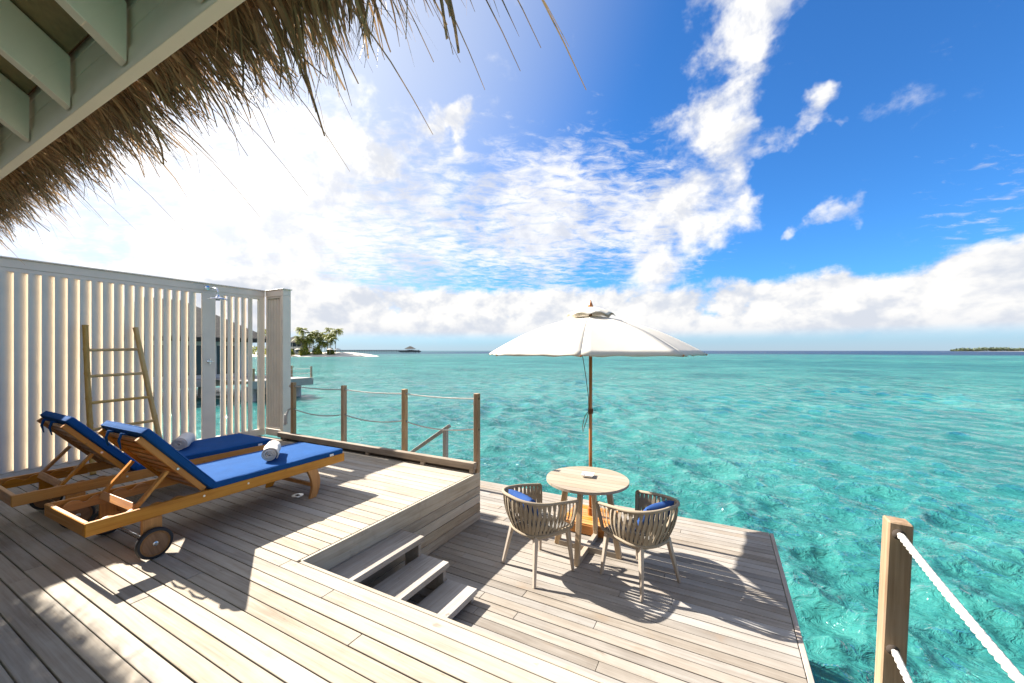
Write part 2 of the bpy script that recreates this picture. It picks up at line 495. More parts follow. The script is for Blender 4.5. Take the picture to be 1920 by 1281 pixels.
class MB:
    def __init__(self):
        self.v = []
        self.f = []

    def add(self, vs, fs):
        n = len(self.v)
        self.v += [tuple(p) for p in vs]
        self.f += [tuple(i + n for i in q) for q in fs]
        return self

    def box(self, c, s, rot=None):
        hx, hy, hz = s[0] / 2, s[1] / 2, s[2] / 2
        pts = [Vector((x, y, z)) for x in (-hx, hx) for y in (-hy, hy) for z in (-hz, hz)]
        if rot is not None:
            pts = [rot @ p for p in pts]
        c = Vector(c)
        return self.add([p + c for p in pts], [(0, 1, 3, 2), (4, 6, 7, 5), (0, 4, 5, 1), (2, 3, 7, 6), (0, 2, 6, 4), (1, 5, 7, 3)])

    def bar(self, a, b, w, h, up=(0, 0, 1)):
        """a beam of section w x h from a to b"""
        a, b = Vector(a), Vector(b)
        d = (b - a)
        L = d.length
        d.normalize()
        s = d.cross(Vector(up)).normalized()
        u = s.cross(d)
        R = Matrix((s, d, u)).transposed()
        return self.box((a + b) / 2, (w, L, h), R)

    def tube(self, pts, r, n=8, cap=True):
        pts = [Vector(p) for p in pts]
        rs = r if isinstance(r, (list, tuple)) else [r] * len(pts)
        rings = []
        prev = None
        for i, p in enumerate(pts):
            d = (pts[min(i + 1, len(pts) - 1)] - pts[max(i - 1, 0)]).normalized()
            if prev is None:
                ref = Vector((0, 0, 1)) if abs(d.z) < 0.9 else Vector((1, 0, 0))
                s = d.cross(ref).normalized()
            else:
                s = (prev - d * prev.dot(d)).normalized()
            prev = s
            u = d.cross(s)
            rings.append([p + (s * math.cos(2 * math.pi * k / n) + u * math.sin(2 * math.pi * k / n)) * rs[i] for k in range(n)])
        vs = [q for ring in rings for q in ring]
        fs = []
        for i in range(len(pts) - 1):
            for k in range(n):
                k2 = (k + 1) % n
                fs.append((i * n + k, i * n + k2, (i + 1) * n + k2, (i + 1) * n + k))
        if cap:
            fs.append(tuple(range(n - 1, -1, -1)))
            fs.append(tuple((len(pts) - 1) * n + k for k in range(n)))
        return self.add(vs, fs)

    def lathe(self, prof, c=(0, 0, 0), n=24, axis='z', cap=True):
        vs = []
        for r, h in prof:
            for k in range(n):
                a = 2 * math.pi * k / n
                p = (r * math.cos(a), r * math.sin(a), h)
                if axis == 'x':
                    p = (h, r * math.cos(a), r * math.sin(a))
                vs.append((p[0] + c[0], p[1] + c[1], p[2] + c[2]))
        fs = []
        for i in range(len(prof) - 1):
            for k in range(n):
                k2 = (k + 1) % n
                fs.append((i * n + k, i * n + k2, (i + 1) * n + k2, (i + 1) * n + k))
        if cap:
            fs.append(tuple(range(n - 1, -1, -1)))
            fs.append(tuple((len(prof) - 1) * n + k for k in range(n)))
        return self.add(vs, fs)

    def prism(self, poly, x0, x1):
        """polygon in (y, z) extruded along x"""
        n = len(poly)
        vs = [(x0, y, z) for y, z in poly] + [(x1, y, z) for y, z in poly]
        fs = [tuple(range(n)), tuple(range(2 * n - 1, n - 1, -1))]
        fs += [(i, i + n, (i + 1) % n + n, (i + 1) % n) for i in range(n)]
        return self.add(vs, fs)

    def mesh(self, name, smooth=False, bevel=0.0, seg=1, recalc=True):
        me = bpy.data.meshes.new(name)
        me.from_pydata(self.v, [], self.f)
        if bevel or recalc:
            bm = bmesh.new()
            bm.from_mesh(me)
            if recalc:
                bmesh.ops.recalc_face_normals(bm, faces=bm.faces)
            if bevel:
                ed = [e for e in bm.edges if len(e.link_faces) == 2 and e.calc_face_angle(0) > 0.6]
                bmesh.ops.bevel(bm, geom=ed, offset=bevel, segments=seg, profile=0.5, affect='EDGES', clamp_overlap=True)
            bm.to_mesh(me)
            bm.free()
        if smooth:
            me.shade_smooth()
            if smooth == 'auto':
                me.set_sharp_from_angle(angle=math.radians(40))
        return me

    def build(self, name, mat, parent=None, smooth=False, bevel=0.0, seg=1, loc=None):
        if loc is not None:
            L = Vector(loc)
            self.v = [tuple(Vector(p) - L) for p in self.v]
        o = link(name, self.mesh(name, smooth, bevel, seg), M[mat] if isinstance(mat, str) else mat, parent)
        if loc is not None:
            o.location = loc
        return o


def piece(name, c, s, mat, parent, bevel=0.002, rot=None, seg=1):
    """one board or block with its own origin in its middle"""
    o = MB().box((0, 0, 0), s).build(name, mat, parent, bevel=bevel, seg=seg)
    o.location = c
    if rot is not None:
        o.rotation_euler = rot
    return o


def copy_tree(o, parent=None):
    c = o.copy()
    COL.objects.link(c)
    if parent is not None:
        c.parent = parent
    for ch in [x for x in list(bpy.data.objects) if x.parent == o]:
        copy_tree(ch, c)
    return c


def rope_mesh(mb, pts, r, strands=3, pitch=0.05, n=6):
    """laid rope: strands twisted round a sagging line"""
    pts = [Vector(p) for p in pts]
    cum = [0.0]
    for i in range(1, len(pts)):
        cum.append(cum[-1] + (pts[i] - pts[i - 1]).length)
    L = cum[-1]
    ns = max(8, int(L / pitch * 6))

    def at(s):
        for i in range(1, len(pts)):
            if cum[i] >= s - 1e-9:
                k = (s - cum[i - 1]) / max(1e-9, cum[i] - cum[i - 1])
                return pts[i - 1].lerp(pts[i], k)
        return pts[-1]
    d0 = (pts[-1] - pts[0]).normalized()
    s0 = d0.cross(Vector((0, 0, 1))).normalized() if abs(d0.z) < 0.95 else Vector((1, 0, 0))
    u0 = s0.cross(d0)
    for k in range(strands):
        path = []
        for i in range(ns + 1):
            s = L * i / ns
            a = 2 * math.pi * (s / pitch + k / strands)
            path.append(at(s) + (s0 * math.cos(a) + u0 * math.sin(a)) * r * 0.44)
        mb.tube(path, r * 0.62, n)
    return mb


def sag(a, b, depth, n=14):
    a, b = Vector(a), Vector(b)
    return [a.lerp(b, i / n) + Vector((0, 0, -depth * 4 * (i / n) * (1 - i / n))) for i in range(n + 1)]


# ------------------------------------------------------------------ the sea
WATER_Z = -2.0


def build_sea():
    rng = np.random.default_rng(5)
    fine = np.arange(math.radians(48), math.radians(192), math.radians(0.2))
    coarse = np.arange(math.radians(192), math.radians(408), math.radians(3.0))
    ang = np.concatenate([fine, coarse])
    r1 = [0.8]
    while r1[-1] < 260:
        r1.append(r1[-1] * 1.0075 + 0.002)
    while r1[-1] < 9000:
        r1.append(r1[-1] * 1.09)
    R = np.array(r1)
    A, RR = np.meshgrid(ang, R)
    cx, cy = 0.0, 0.5
    x = cx + RR * np.cos(A)
    y = cy + RR * np.sin(A)
    z = np.zeros_like(x)
    ox = np.zeros_like(x)
    oy = np.zeros_like(x)
    spacing = np.maximum(RR * 0.0075, 0.02)
    for i in range(80):
        lam = math.exp(rng.uniform(math.log(0.26), math.log(2.6)))
        th = math.radians(200) + rng.normal(0, 1.15)
        k = 2 * math.pi / lam
        amp = 0.056 * (0.65 + 0.7 * rng.random()) / k
        if lam > 1.6:
            amp *= 0.7
        ph = rng.uniform(0, 6.28)
        fade = np.clip((lam / spacing - 3.0) / 3.0, 0, 1)
        arg = k * (x * math.cos(th) + y * math.sin(th)) + ph
        z += amp * fade * np.cos(arg)
        ox -= amp * fade * 0.8 * math.cos(th) * np.sin(arg)
        oy -= amp * fade * 0.8 * math.sin(th) * np.sin(arg)
    gust = 0.75 + 0.5 * np.sin(x * 0.21 + 1.3 * np.sin(y * 0.13)) * np.sin(y * 0.17 + 0.8)
    z *= np.clip(gust, 0.45, 1.3)
    co = np.stack([x + ox, y + oy, z + WATER_Z], -1).reshape(-1, 3).astype(np.float32)
    nr, na = x.shape
    i0 = (np.arange(nr - 1)[:, None] * na + np.arange(na)[None, :])
    nx = np.roll(np.arange(na), -1)
    i1 = (np.arange(nr - 1)[:, None] * na + nx[None, :])
    quads = np.stack([i0, i0 + na, i1 + na, i1], -1).reshape(-1, 4)
    # close the middle
    cidx = len(co)
    co = np.vstack([co, [[cx, cy, WATER_Z]]]).astype(np.float32)
    tris = np.stack([np.full(na, cidx), np.arange(na), nx], -1)
    nq, nt = len(quads), len(tris)
    me = bpy.data.meshes.new('sea')
    me.vertices.add(len(co))
    me.vertices.foreach_set('co', co.ravel())
    me.loops.add(nq * 4 + nt * 3)
    me.loops.foreach_set('vertex_index', np.concatenate([quads.ravel(), tris.ravel()]).astype(np.int32))
    me.polygons.add(nq + nt)
    ls = np.concatenate([np.arange(nq) * 4, nq * 4 + np.arange(nt) * 3]).astype(np.int32)
    me.polygons.foreach_set('loop_start', ls)
    me.update(calc_edges=True)
    me.validate()
    me.shade_smooth()
    o = link('sea', me, M['water'])
    tag(o, 'turquoise lagoon water with small wind waves out to the horizon', None, None, 'structure')


build_sea()

# ------------------------------------------------------------------ decks
PITCH = 0.0935
GAP = 0.0065
XL, XF, XR = -7.30, -2.595, 0.505
YF, YB = 1.757, 4.00
LOW = -0.58
rnd = random.Random(11)


def joints(x0, x1, r):
    """butt joints along a row"""
    cuts = []
    x = x0 + r.uniform(0.8, 3.2)
    while x < x1 - 0.7:
        cuts.append(x)
        x += r.uniform(1.9, 3.4)
    return [x0] + cuts + [x1]


def lay(deck, x0, x1, y0, z, mat, r):
    e = joints(x0, x1, r)
    for a, b in zip(e[:-1], e[1:]):
        w = PITCH - GAP + r.uniform(-.0008, .0008)
        o = piece('plank', ((a + b) / 2, y0 + PITCH / 2 + r.uniform(-.0008, .0008), z - 0.0125 + r.uniform(-.0012, .0012)),
                  (b - a - 0.003, w, 0.025), mat, deck, 0.0022)
        o.rotation_euler = (r.uniform(-.006, .006), 0, r.uniform(-.0006, .0006))


# upper deck
frame = MB()
for x in np.arange(XL + 0.1, XR, 0.55):
    y1 = YB - 0.06 if x < XF - 0.05 else YF - 0.04
    frame.box((x, (-2.1 + y1) / 2, -0.09), (0.05, y1 + 2.1, 0.12))
upper = frame.build('upper_deck', 'joist')
tag(upper, 'raised timber deck of pale planks running under the loungers', None, None, 'structure')
k = 0
y = YF - 0.0255
while y > -2.1:
    y -= PITCH
    lay(upper, XL, XR, y, 0.0, 'deck_up', rnd)
y = YF - 0.0245
while y + PITCH < YB + 0.02:
    lay(upper, XL, XF - 0.0275, y, 0.0, 'deck_up', rnd)
    y += PITCH
zs = [0.0, -0.168, -0.268, -0.370, -0.474, -0.576]
for a, b_ in zip(zs[:-1], zs[1:]):
    piece('fascia_board', (XF - 0.0125, (YF + YB + 0.06) / 2, (a + b_) / 2 + (0.002 if a < 0 else 0)), (0.025, YB + 0.06 - YF, a - b_ - (0.006 if a < 0 else 0.004)), 'fascia', upper, 0.0025)
piece('fascia_board', ((XF + XR) / 2, YF - 0.0125, -0.084), (XR - XF, 0.025, 0.168), 'deck_up', upper, 0.0025)
for i in range(4):
    piece('fascia_board', ((XF + XR) / 2, YF - 0.0125, (zs[i + 1] + zs[i + 2]) / 2), (XR - XF, 0.022, 0.097), 'deck_up', upper, 0.0025)
piece('fascia_board', ((XL + XF) / 2, YB + 0.012, -0.10), (XF - XL - 0.06, 0.022, 0.19), 'sill', upper, 0.0025)
for x in (-7.0, -5.0, -3.0, -0.9, 0.35):
    for yy in ((3.7, 1.5, -0.8) if x < -2.7 else (1.55, -0.8)):
        MB().lathe([(0.11, -3.6), (0.11, -0.15)], n=14).build('pile', 'concrete', upper, True).location = (x, yy, 0)

# lower deck
YE = 5.29
XLL = -3.88
frame = MB()
for x in np.arange(XLL + 0.1, XR - 0.05, 0.55):
    frame.box((x, (YF - 0.3 + YE - 0.03) / 2, LOW - 0.09), (0.05, YE - YF + 0.24, 0.12))
lower = frame.build('lower_deck', 'joist')
tag(lower, 'lower timber deck of greyish planks with table, chairs and parasol', None, None, 'structure')
y = YE
n = 0
while y - PITCH > YF - 0.40:
    y -= PITCH
    lay(lower, XLL, XR - 0.040, y, LOW, 'deck_low', rnd)
    n += 1
tr = wood('weathered_deck_trim', (.24, .19, .15), (.36, .31, .27), (.46, .42, .38), 1, 0.75, 0.4)
piece('edge_trim', (XR - 0.018, (YF - 0.3 + YE) / 2, LOW - 0.07), (0.035, YE - YF + 0.3, 0.139), tr, lower, 0.003)
piece('edge_trim', ((XLL + XR) / 2 - 0.02, YE + 0.0125, LOW - 0.085), (XR - XLL - 0.04, 0.022, 0.15), 'deck_low', lower, 0.003)
for x in (-3.6, -1.6, 0.25):
    for yy in (5.05, 3.0):
        MB().lathe([(0.11, -3.6), (0.11, LOW - 0.15)], n=14).build('pile', 'concrete', lower, True).location = (x, yy, 0)

# ------------------------------------------------------------------ steps between the decks
st = empty('deck_steps', (-2.18, 2.24, LOW))
tag(st, 'three weathered wooden steps down to the lower deck', 'steps')
SY0, SY1 = YF + 0.004, 2.73
for i, (zt, xa, xb) in enumerate(((-0.172, XF + 0.002, -2.325), (-0.333, -2.355, -2.055), (-0.480, -2.075, -1.770))):
    o = piece('tread', ((xa + xb) / 2 + 2.18, (SY0 + SY1) / 2 - 2.24, zt - 0.0225 - LOW), (xb - xa, SY1 - SY0, 0.045), 'tread', st, 0.005)
    for yy in (SY1 - 0.035, SY0 + 0.05):
        h = zt - 0.047 - LOW
        piece('support', ((xa + xb) / 2 + 2.18 + 0.03, yy - 2.24, h / 2), (xb - xa - 0.11, 0.035, h - 0.002), 'tread', st, 0.003)
    if i < 2:
        h = 0.10
        piece('riser', (xa + 0.05 + 2.18, (SY0 + SY1) / 2 - 2.24, zt - 0.05 - h / 2 - LOW), (0.02, SY1 - SY0 - 0.16, h), 'tread', st, 0.003)

# ------------------------------------------------------------------ roof overhang with thatch
roof = empty('thatched_roof', (-4.0, 0.0, 2.55))
tag(roof, 'thatched roof overhang with cream rafters and shaggy dry palm fringe', 'roof')
RX0, RX1 = -12.2, 0.6
SL = 0.70                                             # roof slope
RT = Vector((-4.0, 0.0, 2.55))
for i in range(4):
    piece('fascia_board', Vector(((RX0 + RX1) / 2, 0.672 + (0.0 if i == 0 else 0.006), 2.592 + i * 0.0865)) - RT,
          (RX1 - RX0, 0.042 if i == 0 else 0.028, 0.084), 'paint_r', roof, 0.002)
ang = math.atan(SL)
yc = -1.0
Lr = (0.648 - (-2.6)) / math.cos(ang)
for k in range(-1, 17):
    x = -2.04 - 0.6 * k + 0.0
    if x > RX1 or x < RX0:
        continue
    ym = (0.648 - 2.6) / 2
    zm = 2.572 + (0.648 - ym) * SL + 0.095 / math.cos(ang) - 0.0
    piece('rafter', Vector((x, ym, zm)) - RT, (0.052, Lr - 0.14, 0.19), 'paint_r', roof, 0.003, rot=(-ang, 0, 0))
# end pieces that close the foot of each rafter against the fascia
for k in range(-1, 17):
    x = -2.04 - 0.6 * k
    MB().prism([(0.645, 2.575), (0.645, 2.80), (0.50, 2.90), (0.50, 2.68)], -0.0255, 0.0255).build('rafter_foot', 'paint_r', roof, loc=(0, 0, 2.6)).location = Vector((x, 0, 2.6)) - RT
# ceiling panels in courses, with pale battens over the seams
off = 0.19 / math.cos(ang) + 0.022
for j in range(9):
    y1 = 0.645 - j * 0.30
    y0 = y1 - 0.296
    ym = (y0 + y1) / 2
    zm = 2.572 + (0.648 - ym) * SL + off
    piece('ceiling_panel', Vector(((RX0 + RX1) / 2, ym, zm)) - RT, (RX1 - RX0, 0.296 / math.cos(ang), 0.012), 'ceil', roof, 0.0, rot=(-ang, 0, 0))
    zb = 2.572 + (0.648 - y0) * SL + off
    piece('batten', Vector(((RX0 + RX1) / 2, y0, zb - 0.010)) - RT, (RX1 - RX0, 0.016, 0.010), 'paint_r', roof, 0.0, rot=(-ang, 0, 0))
# thatch: a thick bed over the panels and a hanging fringe
mb = MB()
zz = lambda yy: 2.572 + (0.648 - yy) * SL + off
mb.prism([(0.72, zz(0.72) + 0.04), (0.72, zz(0.72) + 0.30), (-2.6, zz(-2.6) + 0.30), (-2.6, zz(-2.6) + 0.02)], RX0 - 0.2, RX1 + 0.2)
mb.v = [tuple(Vector(p) - RT) for p in mb.v]
mb.build('thatch_bed', 'thatch', roof)
rr = np.random.default_rng(3)


def strands(n):
    """bundles of flat, broken leaf blades"""
    vs, fs = [], []
    for i in range(n):
        bx = rr.uniform(RX0, RX1 - 0.15)
        if bx > -0.95 and rr.random() < min(0.93, (bx + 0.95) * 1.8):
            continue
        layer = rr.random()
        by = 0.70 + 0.11 * rr.random()
        bz = 2.66 + 0.25 * layer - (by - 0.70) * SL * 0.8
        clump = 0.5 + 0.5 * math.sin(bx * 5.3 + 1.7 * math.sin(bx * 2.1)) * math.sin(bx * 11.7 + 0.5)
        bl_ = rr.uniform(0.10, 0.27) + 0.10 * clump * rr.random()
        ba = -0.62 - rr.uniform(-0.22, 0.28)
        bs = rr.normal(0, 0.16) + 0.14 * math.sin(bx * 7.0 + 2 * math.sin(bx * 3.1))
        bd = rr.uniform(0.1, 0.8)
        for k_ in range(int(rr.integers(3, 9))):
            x, y0, z0 = bx + rr.normal(0, 0.014), by + rr.normal(0, 0.012), bz + rr.normal(0, 0.014)
            L = bl_ * rr.uniform(0.65, 1.2) + (rr.random() < 0.12) * rr.uniform(0.04, 0.18)
            a, sx, droop = ba + rr.normal(0, 0.07), bs + rr.normal(0, 0.07), bd + rr.normal(0, 0.15)
            if rr.random() < 0.03:
                sx += rr.normal(0, 0.6)
            w = rr.uniform(0.002, 0.0095) * (0.5 + 0.6 * rr.random())
            blunt = rr.random() < 0.35
            wd = rr.uniform(0, math.pi)
            tw = rr.normal(0, 0.5)
            kink = rr.normal(0, 0.35) if rr.random() < 0.2 else 0.0
            p = np.array([x, y0, z0])
            base = len(vs)
            for s in range(5):
                q = s / 4
                aa = a - droop * q - (kink if q > 0.5 else 0.0)
                d = np.array([sx * (1 + 0.5 * q), math.cos(aa), math.sin(aa)])
                wv_ = np.array([math.cos(wd + tw * q), math.sin(wd + tw * q) * 0.5, math.sin(wd + tw * q) * 0.5])
                ww = w * (1.0 - (0.45 if blunt else 0.88) * q ** 2)
                vs.append(tuple(p + wv_ * ww - np.array(RT)))
                vs.append(tuple(p - wv_ * ww - np.array(RT)))
                p = p + d * (L / 4)
            for s in range(4):
                b0 = base + 2 * s
                fs.append((b0, b0 + 1, b0 + 3, b0 + 2))
    return vs, fs


vs_, fs_ = strands(2900)
# a few long stray fronds hang out past the rest
for (a_, b_, w) in [((-0.47, 0.86, 2.40), (-0.335, 1.07, 2.195), .005), ((-0.62, 0.84, 2.42), (-0.53, 1.05, 2.30), .004),
                    ((-0.55, 0.85, 2.40), (-0.45, 1.02, 2.32), .004), ((-0.30, 0.84, 2.44), (-0.20, 1.0, 2.36), .009),
                    ((-0.72, 0.86, 2.40), (-0.66, 1.06, 2.29), .004), ((-0.50, 0.84, 2.42), (-0.37, 1.03, 2.30), .003),
                    ((-1.0, 0.88, 2.38), (-0.90, 1.10, 2.23), .005), ((-1.45, 0.9, 2.36), (-1.36, 1.13, 2.21), .004),
                    ((-2.2, 0.9, 2.34), (-2.05, 1.16, 2.14), .005), ((-1.8, 0.9, 2.36), (-1.66, 1.15, 2.17), .004),
                    ((-2.9, 0.9, 2.34), (-2.74, 1.18, 2.10), .005), ((-3.4, 0.9, 2.34), (-3.25, 1.18, 2.12), .005)]:
    a_, b_ = Vector((a_[0] * 1.0 - (b_[0] - a_[0]) * 0.6, 0.755, 2.60)), Vector(b_)
    base_ = len(vs_)
    for s in range(6):
        q = s / 5
        p = a_.lerp(b_, q) + Vector((0, 0.0, 0.045 * math.sin(q * 3.14))) - RT
        ww = w * (1 - 0.75 * q)
        vs_ += [tuple(p + Vector((ww, 0, 0))), tuple(p - Vector((ww, 0, 0)))]
    fs_ += [(base_ + 2 * s, base_ + 2 * s + 1, base_ + 2 * s + 3, base_ + 2 * s + 2) for s in range(5)]
me = bpy.data.meshes.new('thatch_fringe')
me.from_pydata(vs_, [], fs_)
fr = link('thatch_fringe', me, M['thatch'], roof)
fr['kind'] = 'stuff'
# the eave is low: beam at 2.35 m, rafters just under half a metre apart
roof.scale = (0.81, 0.81, 0.81)
roof.location = (-3.24, 0.0, 2.345)

# unseen villa front wall behind the viewer, added to bounce light onto the rafters
vw = empty('villa_wall', (-4.5, -2.15, 0.0))
tag(vw, 'unseen cream villa wall with glazed doors, added to bounce light under the thatched roof', 'wall')
for x in (-4.2, -1.9, 0.4, 2.7, 4.6):
    piece('wall_pier', (x, 0, 1.8), (0.5, 0.16, 3.6), 'paint', vw, 0.0)
piece('lintel', (0.2, 0, 3.0), (9.3, 0.15, 1.2), 'paint', vw, 0.0)
for i in range(4):
    piece('glass_door', (-3.05 + 2.3 * i, 0, 1.2), (1.8, 0.03, 2.4), 'darkglass', vw, 0.0)

# ------------------------------------------------------------------ slatted privacy screen with its return
WX = -7.10
scr = empty('slatted_screen', (WX, 2.0, 0.0))
tag(scr, 'tall cream screen of upright louvre slats along the deck edge', 'screen')
S0 = Vector((WX, 2.0, 0.0))
Y0, Y1 = -1.6, 4.08


def sp(name, c, s, bevel=0.003, mat='paint'):
    return piece(name, Vector(c) - S0, s, mat, scr, bevel)


sp('top_rail', (WX, (Y0 + Y1) / 2, 2.452), (0.085, Y1 - Y0, 0.10))
sp('cap', (WX + 0.004, (Y0 + Y1) / 2, 2.5105), (0.115, Y1 - Y0 + 0.03, 0.016))
sp('inner_trim', (WX + 0.012, (Y0 + Y1) / 2, 2.377), (0.05, Y1 - Y0, 0.048))
sp('bottom_rail', (WX, (Y0 + Y1) / 2, 0.045), (0.085, Y1 - Y0, 0.085))
sp('inner_trim', (WX + 0.010, (Y0 + Y1) / 2, 0.099), (0.05, Y1 - Y0, 0.022))
SPH = 0.1038
prof = []
for k in range(14):
    a = 2 * math.pi * k / 14
    prof.append((0.093 * math.cos(a), 0.0175 * math.sin(a)))
slat_me = None
la = math.radians(90 + 43.4)                            # the slats stand turned so that one sees past them towards the far end
yy = Y0 + 0.06
while yy < Y1 - 0.16:
    if 3.085 < yy < 3.365:
        yy += SPH
        continue
    if slat_me is None:
        mb = MB()
        n = len(prof)
        vs = []
        for z in (0.102, 2.362):
            vs += [(px * math.cos(la) - py * math.sin(la), px * math.sin(la) + py * math.cos(la), z) for px, py in prof]
        fs = [(i, (i + 1) % n, (i + 1) % n + n, i + n) for i in range(n)] + [tuple(range(n)), tuple(range(2 * n - 1, n - 1, -1))]
        mb.add(vs, fs)
        slat_me = mb.mesh('slat', 'auto')
        slat_me.materials.append(M['paint'])
    o = link('slat', slat_me, None, scr)
    o.location = (0, yy - S0.y, 0)
    o.rotation_euler = (0, 0, rnd.uniform(-0.02, 0.02))
    yy += SPH
sp('shower_board', (WX + 0.028, 3.225, 1.23), (0.03, 0.185, 2.26))
sp('end_stile', (WX, Y1 - 0.045, 1.23), (0.07, 0.09, 2.26))
# return
RXA, RXB = WX + 0.045, -6.555
ry = 4.155
sp('return_rail', ((RXA + RXB) / 2, ry, 2.452), (RXB - RXA, 0.14, 0.10))
sp('cap', ((RXA + RXB) / 2 + 0.01, ry, 2.5115), (RXB - RXA + 0.03, 0.17, 0.016))
sp('return_rail', ((RXA + RXB) / 2, ry, 0.0625), (RXB - RXA, 0.14, 0.115))
sp('return_stile', (RXB - 0.035, ry, 1.26), (0.068, 0.142, 2.28))
sp('return_stile', (RXA + 0.02, ry, 1.26), (0.038, 0.12, 2.28))
sp('inner_trim', (RXB - 0.085, ry - 0.01, 1.26), (0.03, 0.10, 2.276))
for zt in (2.385, 0.137):
    sp('inner_trim', ((RXA + RXB) / 2, ry - 0.01, zt), (RXB - RXA - 0.112, 0.10, 0.03))
for i in range(4):
    x = RXA + 0.085 + i * 0.082
    mb = MB()
    n = len(prof)
    ra = math.radians(52)
    vs = []
    for z in (0.155, 2.368):
        vs += [(x - WX + (px * math.cos(ra) - py * math.sin(ra)) * 0.60, ry - 2.0 + (px * math.sin(ra) + py * math.cos(ra)) * 0.60, z) for px, py in prof]
    fs = [(q, (q + 1) % n, (q + 1) % n + n, q + n) for q in range(n)] + [tuple(range(n)), tuple(range(2 * n - 1, n - 1, -1))]
    mb.add(vs, fs).build('slat', 'paint', scr, 'auto')

# ------------------------------------------------------------------ rope fence along the far edge
fe = empty('rope_fence', (-4.4, YB + 0.03, 0))
tag(fe, 'low rope fence of four square posts and a sill behind the loungers', 'fence')
E0 = Vector((-4.4, YB + 0.03, 0))
PX = [-6.19, -4.985, -3.785, XF - 0.032]
PW = 0.062
for i, x in enumerate(PX):
    h0 = 0.0 if i < 3 else -0.02
    o = piece('post', Vector((x, YB + 0.034, (0.95 - 0.17) / 2)) - E0, (PW, PW, 0.95 + 0.17), 'post', fe, 0.004)
    for zz_ in (0.89, 0.515):
        MB().lathe([(0.011, -0.0335), (0.013, 0.0335)], n=10, axis='x').build('rope_hole', 'joist', o).location = (0, 0, zz_ - (0.95 - 0.17) / 2)
o = piece('sill', Vector(((-6.46 + XF - 0.004) / 2, YB - 0.036, 0.09)) - E0, (XF + 6.45, 0.072, 0.082), 'sill', fe, 0.006)
piece('sill_gap_shade', Vector(((-6.46 + XF) / 2 - 0.04, YB - 0.010, 0.024)) - E0, (XF + 6.37, 0.016, 0.047), 'joist', fe, 0.0)  # dark strip added to stand for the shade in the gap under the sill
for x in (-6.3, -5.4, -4.4, -3.4, XF - 0.05):
    piece('sill_block', Vector((x, YB - 0.042, 0.0235)) - E0, (0.06, 0.045, 0.045), 'sill', fe, 0.003)
for a, b_ in zip(PX[:-1], PX[1:]):
    for zz_, dp in ((0.89, 0.018), (0.515, 0.055)):
        mb = MB()
        rope_mesh(mb, sag((a + PW / 2 - 0.01, YB + 0.034, zz_), (b_ - PW / 2 + 0.01, YB + 0.034, zz_ + rnd.uniform(-.01, .01)), dp), 0.0085, 3, 0.045, 5)
        mb.v = [tuple(Vector(p) - E0) for p in mb.v]
        mb.build('rope', 'rope', fe, True)
# knot and loose tail beside the screen
mb = MB()
mb.lathe([(0.004, -0.05), (0.024, -0.042), (0.032, -0.02), (0.03, 0.0), (0.015, 0.015)], n=12, axis='x')
mb.build('knot', 'rope', fe, True).location = Vector((-6.235, YB + 0.034, 0.89)) - E0
mb = MB()
rope_mesh(mb, [(-6.25, 4.035, 0.515), (-6.285, 4.01, 0.505), (-6.30, 3.995, 0.44), (-6.312, 3.99, 0.35), (-6.30, 3.99, 0.27)], 0.017, 3, 0.06, 6)
rope_mesh(mb, [(-6.30, 4.0, 0.45), (-6.335, 3.985, 0.40), (-6.345, 3.98, 0.32), (-6.33, 3.98, 0.25)], 0.019, 3, 0.06, 6)
rope_mesh(mb, [(-6.31, 3.97, 0.42), (-6.322, 3.965, 0.34), (-6.315, 3.965, 0.28)], 0.017, 3, 0.06, 6)
mb.v = [tuple(Vector(p) - E0) for p in mb.v]
mb.build('rope_tail', 'rope', fe, True)

# near fence on the right
nf = empty('rope_fence', (0.484, 1.66, 0.0))
tag(nf, 'single square post with white twisted ropes at the near right corner', 'fence')
po = piece('post', (-0.018, 0.0, 0.455), (0.058, 0.058, 0.97), 'post', nf, 0.004, rot=(0.0, math.radians(2.2), 0))
for zz_ in (0.905, 0.545):
    h = MB().lathe([(0.0165, -0.0315), (0.0165, 0.0295)], n=16).build('rope_hole', 'joist', po, True)
    h.rotation_euler = (math.radians(90), 0, 0)
    h.location = (-0.005, 0, zz_ - 0.455)
for zz_, dp in ((0.905, 0.05), (0.545, 0.09)):
    mb = MB()
    rope_mesh(mb, sag((-0.018 + (zz_ - 0.455) * 0.038, 0.0, zz_), (0.0, -1.9, zz_), dp, 24), 0.0102, 3, 0.064, 8)
    mb.build('rope', 'rope', nf, True)
piece('post', (0.0, -1.9, 0.455), (0.058, 0.058, 0.97), 'post', nf, 0.004)

# ------------------------------------------------------------------ stairs down into the water beyond the upper deck
ws = empty('water_stairs', (-3.8, 4.75, LOW))
tag(ws, 'wooden stair with sloping handrail going down into the water', 'stairs')
W0 = Vector((-3.8, 4.75, LOW))
for yy in (4.92,):
    piece('post', Vector((-3.78, yy, LOW + 0.41)) - W0, (0.065, 0.065, 0.84), tr, ws, 0.004)
    mb = MB().bar(Vector((-3.70, yy, 0.315)) - W0, Vector((-5.75, yy, 0.315 - 2.05 * 0.655)) - W0, 0.055, 0.05)
    mb.build('handrail', tr, ws, bevel=0.004)
    MB().bar(Vector((-3.89, yy, LOW - 0.08)) - W0, Vector((-5.95, yy, LOW - 0.08 - 2.05 * 0.655)) - W0, 0.045, 0.2).build('stringer', tr, ws)
for i in range(7):
    piece('tread', Vector((-4.03 - 0.28 * i, 4.58, LOW - 0.16 - 0.183 * i)) - W0, (0.25, 0.63, 0.035), tr, ws, 0.003)


